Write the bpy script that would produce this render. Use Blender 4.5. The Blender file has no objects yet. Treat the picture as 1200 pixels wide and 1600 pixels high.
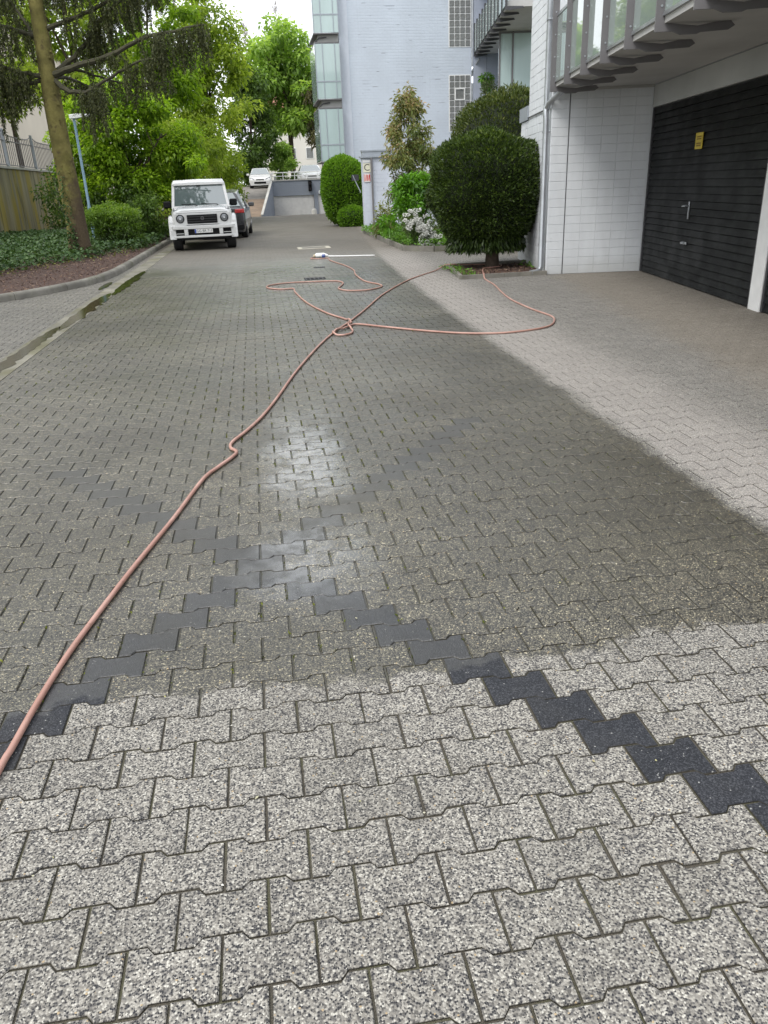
import bpy, math, random
import numpy as np
from mathutils import Vector, Matrix

random.seed(7)
RS = np.random.RandomState(11)
SC = bpy.context.scene
COL = SC.collection

# ------------------------------------------------------------------ camera, sky, sun, exposure
cam_d = bpy.data.cameras.new('camera')
cam = bpy.data.objects.new('camera', cam_d)
COL.objects.link(cam)
SC.camera = cam
cam_d.sensor_fit = 'VERTICAL'
cam_d.sensor_height = 24.0
cam_d.lens = 24.0 * 1202.743 / 1600.0
cam_d.clip_start = 0.05
cam_d.clip_end = 1500
PITCH, ROLL, YAW = 0.401391946, -0.041782650, 0.141222292
_cp, _sp = math.cos(PITCH), math.sin(PITCH)
_f = Vector((math.sin(YAW) * _cp, math.cos(YAW) * _cp, -_sp))
_r = Vector((math.cos(YAW), -math.sin(YAW), 0))
_u = _r.cross(_f)
_r2 = _r * math.cos(ROLL) + _u * math.sin(ROLL)
_u2 = -_r * math.sin(ROLL) + _u * math.cos(ROLL)
CAM_LOC = Vector((0, 0, 1.5735))
cam.matrix_world = Matrix(((_r2.x, _u2.x, -_f.x, CAM_LOC.x), (_r2.y, _u2.y, -_f.y, CAM_LOC.y),
                           (_r2.z, _u2.z, -_f.z, CAM_LOC.z), (0, 0, 0, 1)))

SUN_EL, SUN_AZ = math.radians(52), math.radians(-128)      # azimuth from +Y towards +X
world = bpy.data.worlds.new('World')
SC.world = world
world.use_nodes = True
wn, wl = world.node_tree.nodes, world.node_tree.links
sky = wn.new('ShaderNodeTexSky')
sky.sky_type = 'NISHITA'
sky.sun_disc = False
sky.sun_elevation = SUN_EL
sky.sun_rotation = SUN_AZ
sky.dust_density = 3.0
wmix = wn.new('ShaderNodeMixRGB')
wmix.inputs[0].default_value = 0.86
wmix.inputs[2].default_value = (11.6, 11.9, 12.4, 1)     # even overcast layer
wl.new(sky.outputs[0], wmix.inputs[1])
wbg = wn['Background']
wbg.inputs[1].default_value = 0.1
wl.new(wmix.outputs[0], wbg.inputs[0])

sun_d = bpy.data.lights.new('sun', 'SUN')
sun_d.energy = 1.5
sun_d.angle = math.radians(24)
sun_d.color = (1.0, 0.97, 0.92)
sun = bpy.data.objects.new('sun', sun_d)
COL.objects.link(sun)
_sd = Vector((math.sin(SUN_AZ) * math.cos(SUN_EL), math.cos(SUN_AZ) * math.cos(SUN_EL), math.sin(SUN_EL)))
sun.rotation_euler = (-_sd).to_track_quat('-Z', 'Y').to_euler()
sun.location = (0, 0, 30)

SC.view_settings.view_transform = 'Standard'
SC.view_settings.look = 'None'
SC.view_settings.gamma = 1.0
SC.view_settings.use_curve_mapping = False
SC.view_settings.exposure = 0.68

# ------------------------------------------------------------------ helpers
def tag(o, label=None, cat=None, group=None, kind=None):
    if label: o['label'] = label
    if cat: o['category'] = cat
    if group: o['group'] = group
    if kind: o['kind'] = kind
    return o

def thing(name, label, cat, loc=(0, 0, 0), rz=0.0, group=None):
    o = bpy.data.objects.new(name, None)
    o.empty_display_size = 0.2
    COL.objects.link(o)
    o.location = loc
    o.rotation_euler = (0, 0, rz)
    return tag(o, label, cat, group)

def link_mesh(name, me, mat, parent=None, kind=None, loc=None, rot=None):
    if mat is not None and not me.materials:
        me.materials.append(mat)
    o = bpy.data.objects.new(name, me)
    COL.objects.link(o)
    if parent is not None:
        o.parent = parent
    if loc is not None: o.location = loc
    if rot is not None: o.rotation_euler = rot
    if kind: o['kind'] = kind
    return o

class MB:
    def __init__(s):
        s.v, s.f = [], []
    def add(s, vs, fs):
        n = len(s.v)
        s.v += [tuple(p) for p in vs]
        s.f += [tuple(i + n for i in q) for q in fs]
        return s
    def box(s, x0, x1, y0, y1, z0, z1):
        return s.add([(x0, y0, z0), (x1, y0, z0), (x1, y1, z0), (x0, y1, z0), (x0, y0, z1), (x1, y0, z1), (x1, y1, z1), (x0, y1, z1)],
                     [(0, 3, 2, 1), (4, 5, 6, 7), (0, 1, 5, 4), (1, 2, 6, 5), (2, 3, 7, 6), (3, 0, 4, 7)])
    def bbox(s, x0, x1, y0, y1, z0, z1, b=.01):
        """box with chamfered edges"""
        xs, ys, zs = (x0, x1), (y0, y1), (z0, z1)
        vs, idx = [], {}
        for i in (0, 1):
            for j in (0, 1):
                for k in (0, 1):
                    sx, sy, sz = (1, -1)[i], (1, -1)[j], (1, -1)[k]
                    for ax in range(3):
                        p = [xs[i], ys[j], zs[k]]
                        d = [sx * b, sy * b, sz * b]
                        for a in range(3):
                            if a != ax: p[a] += d[a]
                        idx[(i, j, k, ax)] = len(vs)
                        vs.append(p)
        fs = []
        for ax in range(3):
            o1, o2 = [a for a in range(3) if a != ax]
            for e in (0, 1):
                q = []
                for (m, n) in ((0, 0), (1, 0), (1, 1), (0, 1)):
                    key = [0, 0, 0]; key[ax] = e; key[o1] = m; key[o2] = n
                    q.append(idx[(key[0], key[1], key[2], ax)])
                fs.append(q)
        for ax in range(3):
            o1, o2 = [a for a in range(3) if a != ax]
            for m in (0, 1):
                for n in (0, 1):
                    q = []
                    for e, first in ((0, o1), (0, o2), (1, o2), (1, o1)):
                        key = [0, 0, 0]; key[ax] = e; key[o1] = m; key[o2] = n
                        q.append(idx[(key[0], key[1], key[2], first)])
                    fs.append(q)
        for i in (0, 1):
            for j in (0, 1):
                for k in (0, 1):
                    fs.append([idx[(i, j, k, a)] for a in range(3)])
        return s.add(vs, fs)
    def prism(s, poly, z0, z1):
        n = len(poly)
        vs = [(x, y, z0) for x, y in poly] + [(x, y, z1) for x, y in poly]
        fs = [tuple(range(n - 1, -1, -1)), tuple(range(n, 2 * n))]
        fs += [(i, (i + 1) % n, n + (i + 1) % n, n + i) for i in range(n)]
        return s.add(vs, fs)
    def xprism(s, poly, x0, x1):
        """outline in the y-z plane pushed along x"""
        n = len(poly)
        vs = [(x0, y, z) for y, z in poly] + [(x1, y, z) for y, z in poly]
        fs = [tuple(range(n)), tuple(range(2 * n - 1, n - 1, -1))]
        fs += [(i, n + i, n + (i + 1) % n, (i + 1) % n) for i in range(n)]
        return s.add(vs, fs)
    def yprism(s, poly, y0, y1):
        n = len(poly)
        vs = [(x, y0, z) for x, z in poly] + [(x, y1, z) for x, z in poly]
        fs = [tuple(range(n)), tuple(range(2 * n - 1, n - 1, -1))]
        fs += [(i, n + i, n + (i + 1) % n, (i + 1) % n) for i in range(n)]
        return s.add(vs, fs)
    def loft(s, secs, caps=True):
        n = len(secs[0])
        vs = [p for q in secs for p in q]
        fs = []
        for a in range(len(secs) - 1):
            for i in range(n):
                j = (i + 1) % n
                fs.append((a * n + i, a * n + j, (a + 1) * n + j, (a + 1) * n + i))
        if caps:
            fs.append(tuple(range(n - 1, -1, -1)))
            fs.append(tuple((len(secs) - 1) * n + i for i in range(n)))
        return s.add(vs, fs)
    def tube(s, path, radii, seg=8, caps=True):
        P = [Vector(p) for p in path]
        if not hasattr(radii, '__len__'): radii = [radii] * len(P)
        secs = []
        ref = None
        for i, p in enumerate(P):
            t = (P[min(i + 1, len(P) - 1)] - P[max(i - 1, 0)]).normalized()
            if ref is None:
                ref = Vector((0, 0, 1)) if abs(t.z) < .9 else Vector((1, 0, 0))
            n = (ref - t * ref.dot(t)).normalized()
            ref = n
            b = t.cross(n)
            secs.append([p + (n * math.cos(2 * math.pi * k / seg) + b * math.sin(2 * math.pi * k / seg)) * radii[i] for k in range(seg)])
        return s.loft(secs, caps)
    def cyl(s, p0, p1, r, seg=16, r1=None):
        return s.tube([p0, p1], [r, r if r1 is None else r1], seg)
    def mesh(s, name='m', smooth=False):
        me = bpy.data.meshes.new(name)
        me.from_pydata(s.v, [], s.f)
        if smooth:
            me.polygons.foreach_set('use_smooth', [True] * len(me.polygons))
        me.update()
        return me
    def build(s, name, mat, parent=None, kind=None, smooth=False, loc=None, rot=None, bevel=0, fix=True):
        me = s.mesh(name, smooth)
        if fix:
            import bmesh
            bm = bmesh.new(); bm.from_mesh(me)
            bmesh.ops.recalc_face_normals(bm, faces=bm.faces)
            bm.to_mesh(me); bm.free()
        o = link_mesh(name, me, mat, parent, kind, loc, rot)
        if smooth:
            try: me.set_sharp_from_angle(angle=math.radians(38))
            except Exception: pass
        if bevel:
            md = o.modifiers.new('bevel', 'BEVEL'); md.width = bevel; md.segments = 2; md.limit_method = 'ANGLE'
        return o

def np_quads(name, V, per_face=None, mat=None, parent=None, kind=None, n=4, smooth=False):
    """V: (F, n, 3) array -> mesh of separate n-gons with a face attribute 'rnd'"""
    F = V.shape[0]
    me = bpy.data.meshes.new(name)
    me.vertices.add(F * n)
    me.vertices.foreach_set('co', V.reshape(-1).astype(np.float32))
    me.loops.add(F * n)
    me.loops.foreach_set('vertex_index', np.arange(F * n, dtype=np.int32))
    me.polygons.add(F)
    me.polygons.foreach_set('loop_start', np.arange(0, F * n, n, dtype=np.int32))
    try: me.polygons.foreach_set('loop_total', np.full(F, n, dtype=np.int32))
    except Exception: pass
    if per_face is not None:
        at = me.attributes.new('rnd', 'FLOAT', 'FACE')
        at.data.foreach_set('value', per_face.astype(np.float32))
    me.update(calc_edges=True)
    me.validate()
    return link_mesh(name, me, mat, parent, kind)

def rand_dirs(n):
    d = RS.normal(size=(n, 3))
    return d / np.linalg.norm(d, axis=1, keepdims=True)

def leaf_quads(C, D, L, W, up=None, droop=0.0):
    """leaf blades: C base points, D directions, L lengths, W widths -> (N,4,3) folded rhombs"""
    N = len(C)
    R = rand_dirs(N)
    if up is not None:
        R = R * .55 + up
    S = np.cross(D, R); S /= np.maximum(np.linalg.norm(S, axis=1, keepdims=True), 1e-6)
    Nn = np.cross(S, D)
    L = np.broadcast_to(np.asarray(L, float), (N,))[:, None]; W = np.broadcast_to(np.asarray(W, float), (N,))[:, None]
    a = C
    m = C + D * L * .45
    t = C + D * L + np.array([0, 0, -1.]) * L * droop
    l = m + S * W * .5 + Nn * W * .12
    r = m - S * W * .5 + Nn * W * .12
    return np.stack([a, l, t, r], 1)

def blob_points(blobs, n, shell=.55):
    """random points in ellipsoid clumps (cx,cy,cz,rx,ry,rz,weight), denser to the outside"""
    w = np.array([b[6] if len(b) > 6 else b[3] * b[4] for b in blobs], float); w /= w.sum()
    k = RS.choice(len(blobs), n, p=w)
    B = np.array([b[:6] for b in blobs], float)[k]
    d = rand_dirs(n)
    r = (shell + (1 - shell) * RS.rand(n)) * (1 + .08 * RS.normal(size=n))
    return B[:, :3] + d * B[:, 3:6] * r[:, None], d, k

# ------------------------------------------------------------------ materials
def mat_new(name):
    m = bpy.data.materials.new(name); m.use_nodes = True
    nt = m.node_tree
    return m, nt.nodes, nt.links, nt.nodes['Principled BSDF']

def setp(b, **k):
    for a, v in k.items():
        n = {'col': 'Base Color', 'rough': 'Roughness', 'metal': 'Metallic', 'spec': 'Specular IOR Level', 'coat': 'Coat Weight', 'coatr': 'Coat Roughness',
             'trans': 'Transmission Weight', 'ior': 'IOR', 'alpha': 'Alpha'}[a]
        if n == 'Base Color' and len(v) == 3: v = (*v, 1)
        b.inputs[n].default_value = v

def simple(name, col, rough=.6, metal=0, var=.12, scale=6.0, bump=0.0, bscale=60, spec=.5, coat=0):
    m, N, L, b = mat_new(name)
    setp(b, col=col, rough=rough, metal=metal, spec=spec, coat=coat)
    tc = N.new('ShaderNodeTexCoord')
    nz = N.new('ShaderNodeTexNoise'); nz.inputs['Scale'].default_value = scale; nz.inputs['Detail'].default_value = 6
    L.new(tc.outputs['Object'], nz.inputs['Vector'])
    mx = N.new('ShaderNodeMixRGB'); mx.blend_type = 'MULTIPLY'; mx.inputs[1].default_value = (*col, 1); mx.inputs[0].default_value = 1
    rp = N.new('ShaderNodeValToRGB')
    rp.color_ramp.elements[0].position = .3; rp.color_ramp.elements[1].position = .72
    rp.color_ramp.elements[0].color = (1 - var,) * 3 + (1,); rp.color_ramp.elements[1].color = (1 + var * .5,) * 3 + (1,)
    L.new(nz.outputs[0], rp.inputs[0]); L.new(rp.outputs[0], mx.inputs[2]); L.new(mx.outputs[0], b.inputs['Base Color'])
    if bump:
        n2 = N.new('ShaderNodeTexNoise'); n2.inputs['Scale'].default_value = bscale; n2.inputs['Detail'].default_value = 5
        L.new(tc.outputs['Object'], n2.inputs['Vector'])
        bp = N.new('ShaderNodeBump'); bp.inputs['Strength'].default_value = bump; bp.inputs['Distance'].default_value = .01
        L.new(n2.outputs[0], bp.inputs['Height']); L.new(bp.outputs[0], b.inputs['Normal'])
    return m

def leafmat(name, cols, trans=.35, rough=.45, tcol=None, clump=1.2):
    m, N, L, b = mat_new(name)
    at = N.new('ShaderNodeAttribute'); at.attribute_name = 'rnd'
    rp = N.new('ShaderNodeValToRGB')
    e = rp.color_ramp.elements
    while len(e) < len(cols): e.new(.5)
    for i, c in enumerate(cols):
        e[i].position = i / (len(cols) - 1); e[i].color = (*c, 1)
    L.new(at.outputs['Fac'], rp.inputs[0])
    L.new(rp.outputs[0], b.inputs['Base Color'])
    setp(b, rough=rough, spec=.3)
    tr = N.new('ShaderNodeBsdfTranslucent')
    hs = N.new('ShaderNodeMixRGB'); hs.blend_type = 'MULTIPLY'; hs.inputs[0].default_value = 1
    hs.inputs[2].default_value = tcol or (1.5, 1.6, .7, 1)
    L.new(rp.outputs[0], hs.inputs[1]); L.new(hs.outputs[0], tr.inputs[0])
    ms = N.new('ShaderNodeMixShader'); ms.inputs[0].default_value = trans
    L.new(b.outputs[0], ms.inputs[1]); L.new(tr.outputs[0], ms.inputs[2])
    L.new(ms.outputs[0], N['Material Output'].inputs[0])
    return m

class NT:
    """tiny node-math helper"""
    def __init__(s, nt): s.N, s.L = nt.nodes, nt.links
    def m(s, op, a, b=None, c=None, clamp=False):
        n = s.N.new('ShaderNodeMath'); n.operation = op; n.use_clamp = clamp
        for i, v in enumerate((a, b, c)):
            if v is None: continue
            if isinstance(v, (int, float)): n.inputs[i].default_value = v
            else: s.L.new(v, n.inputs[i])
        return n.outputs[0]
    def smooth(s, v, a, b, lo=0.0, hi=1.0):
        n = s.N.new('ShaderNodeMapRange'); n.interpolation_type = 'SMOOTHSTEP'
        s.L.new(v, n.inputs[0])
        for i, x in zip((1, 2, 3, 4), (a, b, lo, hi)): n.inputs[i].default_value = x
        return n.outputs[0]
    def noise(s, vec, scale, detail=4, rough=.55):
        n = s.N.new('ShaderNodeTexNoise'); n.inputs['Scale'].default_value = scale; n.inputs['Detail'].default_value = detail
        n.inputs['Roughness'].default_value = rough
        s.L.new(vec, n.inputs['Vector']); return n.outputs[0]
    def mix(s, f, a, b, mode='MIX'):
        n = s.N.new('ShaderNodeMixRGB'); n.blend_type = mode
        for i, v in enumerate((f, a, b)):
            if isinstance(v, (int, float)): n.inputs[i].default_value = v
            elif isinstance(v, tuple): n.inputs[i].default_value = (*v, 1)
            else: s.L.new(v, n.inputs[i])
        return n.outputs[0]
    def ramp(s, v, stops, const=False):
        n = s.N.new('ShaderNodeValToRGB'); e = n.color_ramp.elements
        if const: n.color_ramp.interpolation = 'CONSTANT'
        while len(e) < len(stops): e.new(.5)
        for i, (p, c) in enumerate(stops): e[i].position = p; e[i].color = (*c, 1)
        s.L.new(v, n.inputs[0]); return n.outputs[0]

PX0, PY0, PW, PH = -0.5501, 1.3642, 0.2130, 0.14124      # paving lattice: origin, pitch along / across the rows

def paving_mat(name, dark=False, pattern=False, joint=False):
    m, N, L, b = mat_new(name)
    t = NT(m.node_tree)
    geo = N.new('ShaderNodeNewGeometry')
    pos = geo.outputs['Position']
    sep = N.new('ShaderNodeSeparateXYZ'); L.new(pos, sep.inputs[0])
    X, Y = sep.outputs[0], sep.outputs[1]
    # water: hosed patch between the driver's side and the dry strip along the garages
    n1 = t.noise(pos, 2.2, 5); n1c = t.m('SUBTRACT', n1, .5)
    n2 = t.noise(pos, 9.0, 4); n2c = t.m('SUBTRACT', n2, .5)
    nn = t.m('ADD', t.m('MULTIPLY', n1c, .34), t.m('MULTIPLY', n2c, .22))
    wob = t.m('MULTIPLY', t.m('SINE', t.m('MULTIPLY', X, 3.1)), .045)
    front = t.smooth(t.m('SUBTRACT', t.m('ADD', t.m('ADD', Y, nn), wob), 2.24), -.02, .035)
    xb = t.m('ADD', 2.27, t.m('MULTIPLY', t.m('MULTIPLY', Y, Y), .0017))
    dr = t.m('ADD', t.m('SUBTRACT', xb, X), t.m('MULTIPLY', nn, .5))
    right = t.smooth(dr, -.03, .08)
    far = t.smooth(t.m('ADD', Y, t.m('MULTIPLY', n1c, 3.0)), 18.0, 20.5, 1.0, .25)
    wet = t.m('MULTIPLY', t.m('MULTIPLY', front, right), far)
    wet = t.m('MULTIPLY', wet, t.smooth(X, -3.0, -2.5, .45, 1.0))
    # colour of the stones
    vo = N.new('ShaderNodeTexVoronoi'); vo.inputs['Scale'].default_value = 215
    L.new(pos, vo.inputs['Vector'])
    vs = N.new('ShaderNodeSeparateColor'); L.new(vo.outputs['Color'], vs.inputs[0])
    fine = t.noise(pos, 420, 3)
    if joint:
        col = t.mix(t.smooth(t.noise(pos, 5, 5), .42, .64), (.045, .041, .034), (.060, .066, .026))
        col = t.mix(t.smooth(fine, .35, .7), col, (.12, .105, .08))
        col = t.mix(t.m('MULTIPLY', wet, .45), col, (.03, .03, .018))
    elif dark:
        vo.inputs['Scale'].default_value = 260
        col = t.ramp(vs.outputs[0], [(0, (.018, .020, .025)), (.45, (.032, .034, .041)), (.8, (.055, .058, .066)), (.993, (.30, .30, .29))], True)
    else:
        col = t.ramp(vs.outputs[0], [(0, (.022, .023, .028)), (.24, (.10, .094, .086)), (.43, (.235, .22, .193)), (.68, (.375, .355, .312)), (.92, (.53, .51, .45)), (.993, (.42, .32, .19))], True)
        mort = t.smooth(vo.outputs['Distance'], .35, .75)
        col = t.mix(t.m('MULTIPLY', mort, .5), col, (.21, .20, .185))
    if not joint:
        at = N.new('ShaderNodeAttribute'); at.attribute_name = 'rnd'
        oi = N.new('ShaderNodeObjectInfo')
        tone = t.m('FRACT', t.m('ADD', at.outputs['Fac'], oi.outputs['Random']))
        if pattern: tone = t.noise(pos, 1.1, 3)
        k = t.smooth(tone, 0, 1, .86, .99)
        col = t.mix(1, col, t.ramp(k, [(0, (0, 0, 0)), (1, (1, 1, 1))]), 'MULTIPLY') if False else t.mix(1, col, k, 'MULTIPLY')
        # broad soiling
        dirt = t.smooth(t.noise(pos, .9, 6, .65), .38, .68)
        col = t.mix(t.m('MULTIPLY', dirt, .20), col, (.11, .105, .09))
        # swept strip is a touch paler and pinker, towards the garages the stones are stained brown
        nd = t.m('MULTIPLY', dr, -1.0)
        strip = t.m('MULTIPLY', t.smooth(nd, -.02, .10), t.smooth(nd, .45, 1.15, 1.0, 0.0))
        col = t.mix(t.m('MULTIPLY', strip, .34), col, (.40, .365, .34))
        bco = t.m('SUBTRACT', t.m('MULTIPLY', X, .9869), t.m('MULTIPLY', Y, .1616))
        br = t.smooth(t.m('ADD', bco, t.m('MULTIPLY', nn, 1.8)), 2.55, 3.2)
        gray = t.m('MULTIPLY', t.smooth(nd, .5, 1.3), t.m('SUBTRACT', 1.0, br))
        col = t.mix(t.m('MULTIPLY', gray, .28), col, (.14, .134, .126))
        col = t.mix(t.m('MULTIPLY', br, .52), col, (.185, .158, .124))
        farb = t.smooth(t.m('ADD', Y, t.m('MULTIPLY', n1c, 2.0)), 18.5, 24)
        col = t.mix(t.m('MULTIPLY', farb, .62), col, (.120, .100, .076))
    if not joint:
        wcol = t.mix(1, col, (.345, .330, .280) if not dark else (.85, .83, .78), 'MULTIPLY')
        if dark: wcol = t.mix(t.smooth(Y, 2.4, 4.4, .05, .62), wcol, (.066, .061, .047))
        alg = t.m('MULTIPLY', t.smooth(t.noise(pos, .75, 5, .6), .42, .64), .36)
        wcol = t.mix(alg, wcol, (.066, .058, .036))
        damp = t.smooth(t.noise(pos, .42, 5, .62), .34, .66, .74, 1.22)
        wcol = t.mix(1, wcol, damp, 'MULTIPLY')
        grain = t.ramp(vs.outputs[0], [(0, (.40, .40, .40)), (.25, (.75, .75, .75)), (.55, (1.08, 1.08, 1.03)), (.84, (1.75, 1.72, 1.6)), (.975, (3.6, 3.5, 3.2))], True)
        if not dark: wcol = t.mix(.85, wcol, grain, 'MULTIPLY')
        moss = t.m('MULTIPLY', t.smooth(t.noise(pos, 26, 4), .66, .74), t.smooth(t.noise(pos, 1.6, 3), .45, .62))
        wcol = t.mix(t.m('MULTIPLY', moss, .6), wcol, (.10, .12, .022))
        col = t.mix(wet, col, wcol)
    if pattern:
        # beyond the modelled stones: the same bond carried on as joints drawn by distance to the lattice lines
        r = t.m('DIVIDE', t.m('SUBTRACT', Y, PY0 - PH / 2), PH)
        fr = t.m('FRACT', r)
        par = t.m('MULTIPLY', t.m('FLOORED_MODULO', t.m('FLOOR', r), 2.0), .5)
        jx = t.m('FRACT', t.m('SUBTRACT', t.m('DIVIDE', t.m('SUBTRACT', X, PX0), PW), par))
        ex = t.m('MULTIPLY', t.m('MINIMUM', jx, t.m('SUBTRACT', 1.0, jx)), PW)
        ey = t.m('MULTIPLY', t.m('MINIMUM', fr, t.m('SUBTRACT', 1.0, fr)), PH)
        jl = t.smooth(t.m('MINIMUM', ex, ey), .004, .012, 1.0, 0.0)
        col = t.mix(t.m('MULTIPLY', jl, .8), col, (.06, .058, .045))
    if not joint and not pattern:
        col = t.mix(t.smooth(sep.outputs[2], -.0055, -.0015, 1.0, 0.0), col, (.048, .043, .032))
    L.new(col, b.inputs['Base Color'])
    film = t.smooth(t.noise(pos, 1.3, 5, .6), .35, .62)
    streak = t.smooth(t.noise(pos, .55, 3, .5), .40, .66)
    wr = t.m('ADD', t.m('MULTIPLY', film, -.12), .50)
    wr = t.m('ADD', wr, t.m('MULTIPLY', streak, -.08))
    rough = t.m('ADD', t.m('MULTIPLY', wet, t.m('SUBTRACT', wr, .86)), .86)
    # wetter film: a run of water down the middle and the freshly hosed band farther up
    cx = t.m('ABSOLUTE', t.m('ADD', t.m('SUBTRACT', X, t.m('ADD', .02, t.m('MULTIPLY', Y, .035))), t.m('MULTIPLY', n1c, .5)))
    run = t.m('MULTIPLY', t.smooth(cx, .10, .42, 1.0, 0.0), t.m('MULTIPLY', t.smooth(Y, 2.5, 3.2), t.smooth(Y, 4.6, 6.5, 1.0, 0.0)))
    band = t.m('MULTIPLY', t.smooth(t.m('ADD', Y, t.m('MULTIPLY', n1c, 6.0)), 9.5, 13.0), t.smooth(X, 1.6, 2.6, 1.0, .1))
    band = t.m('MULTIPLY', band, t.smooth(t.noise(pos, .8, 4, .6), .36, .58, .25, 1.0))
    run = t.m('MULTIPLY', run, t.smooth(t.noise(pos, 3.2, 5, .6), .32, .54, .35, 1.0))
    run = t.m('MULTIPLY', run, t.smooth(t.m('ABSOLUTE', t.m('ADD', t.m('SUBTRACT', Y, 3.75), t.m('MULTIPLY', n2c, .8))), .05, .5, .3, 1.0))
    run = t.m('MULTIPLY', run, t.smooth(t.noise(pos, 11, 4, .6), .36, .56, .5, 1.0))
    band = t.m('MULTIPLY', band, t.smooth(X, -1.6, -.4))
    pool = t.m('MULTIPLY', wet, t.m('MAXIMUM', run, t.m('MULTIPLY', band, .5)))
    rough = t.m('SUBTRACT', rough, t.m('MULTIPLY', pool, .22))
    L.new(rough, b.inputs['Roughness'])
    L.new(t.m('ADD', .35, t.m('MULTIPLY', wet, .5)), b.inputs['Specular IOR Level'])
    if not joint:
        L.new(t.m('MAXIMUM', t.m('MULTIPLY', wet, t.m('ADD', .03, t.m('MULTIPLY', film, .12))), pool), b.inputs['Coat Weight'])
        L.new(t.m('SUBTRACT', .32, t.m('MULTIPLY', pool, .14)), b.inputs['Coat Roughness'])
        b.inputs['Coat IOR'].default_value = 1.6
    bp = N.new('ShaderNodeBump'); bp.inputs['Distance'].default_value = .004
    L.new(t.m('SUBTRACT', .62, t.m('MULTIPLY', pool, .40)), bp.inputs['Strength'])
    hgt = t.m('ADD', t.m('MULTIPLY', vo.outputs['Distance'], -.6), t.m('MULTIPLY', fine, .35))
    L.new(hgt, bp.inputs['Height'])
    L.new(bp.outputs[0], b.inputs['Normal'])
    return m

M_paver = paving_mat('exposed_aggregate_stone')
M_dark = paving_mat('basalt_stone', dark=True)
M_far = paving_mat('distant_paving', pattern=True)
M_joint = paving_mat('joint_sand', joint=True)

def concrete(name, col, var=.3, stain=None, scale=1.5, vert=False, rough=.85):
    m, N, L, b = mat_new(name)
    t = NT(m.node_tree)
    geo = N.new('ShaderNodeNewGeometry')
    mp = N.new('ShaderNodeMapping'); L.new(geo.outputs['Position'], mp.inputs[0])
    if vert: mp.inputs['Scale'].default_value = (1, 1, .12)
    v = mp.outputs[0]
    a = t.smooth(t.noise(v, scale, 7, .62), .34, .68)
    c = t.mix(a, tuple(x * (1 - var) for x in col), tuple(min(1, x * (1 + var * .6)) for x in col))
    if stain:
        for st, sc, lo, hi, am in stain:
            c = t.mix(t.m('MULTIPLY', t.smooth(t.noise(v, sc, 5, .6), lo, hi), am), c, st)
    sp = t.noise(geo.outputs['Position'], 90, 4)
    c = t.mix(t.m('MULTIPLY', t.smooth(sp, .5, .75), .25), c, tuple(x * .5 for x in col))
    if name == 'algae_green_bark':
        sp_ = N.new('ShaderNodeSeparateXYZ'); L.new(geo.outputs['Position'], sp_.inputs[0])
        zz = t.m('ADD', sp_.outputs[2], t.m('MULTIPLY', t.m('SUBTRACT', t.noise(geo.outputs['Position'], 4, 5), .5), 2.4))
        xx = t.m('ADD', sp_.outputs[0], 4.72)
        c = t.mix(t.smooth(t.m('SUBTRACT', zz, t.m('MULTIPLY', xx, 3.5)), .5, 1.9, .9, 0.0), c, (.085, .06, .042))
        sp = t.m('ADD', sp, t.m('MULTIPLY', t.noise(geo.outputs['Position'], 22, 6, .7), 2.5))
    L.new(c, b.inputs['Base Color'])
    setp(b, rough=rough, spec=.3)
    bp = N.new('ShaderNodeBump'); bp.inputs['Strength'].default_value = .35 if name != 'algae_green_bark' else .9; bp.inputs['Distance'].default_value = .006 if name != 'algae_green_bark' else .02
    L.new(sp, bp.inputs['Height']); L.new(bp.outputs[0], b.inputs['Normal'])
    return m

def paint_block(name, col, rough=.6):
    m, N, L, b = mat_new(name)
    t = NT(m.node_tree)
    geo = N.new('ShaderNodeNewGeometry'); pos = geo.outputs['Position']
    mp = N.new('ShaderNodeMapping'); mp.inputs['Scale'].default_value = (1, 1, .25); L.new(pos, mp.inputs[0])
    a = t.smooth(t.noise(mp.outputs[0], 1.4, 6, .62), .35, .7)
    c = t.mix(a, tuple(x * .86 for x in col), col)
    d = t.m('MULTIPLY', t.smooth(t.noise(pos, 7, 5, .65), .60, .78), .28)
    c = t.mix(d, c, tuple(x * .55 for x in col))
    oi = N.new('ShaderNodeObjectInfo')
    c = t.mix(1, c, t.smooth(oi.outputs['Random'], 0, 1, .982, 1.01), 'MULTIPLY')
    sep = N.new('ShaderNodeSeparateXYZ'); L.new(pos, sep.inputs[0])
    low = t.m('MULTIPLY', t.smooth(t.m('ADD', sep.outputs[2], t.m('MULTIPLY', t.noise(pos, 3, 4), .35)), .2, .55, 1.0, 0.0), .35)
    c = t.mix(low, c, (.30, .30, .27))
    L.new(c, b.inputs['Base Color']); setp(b, rough=rough, spec=.35)
    bp = N.new('ShaderNodeBump'); bp.inputs['Strength'].default_value = .3; bp.inputs['Distance'].default_value = .004
    L.new(t.noise(pos, 60, 5), bp.inputs['Height']); L.new(bp.outputs[0], b.inputs['Normal'])
    return m

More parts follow.
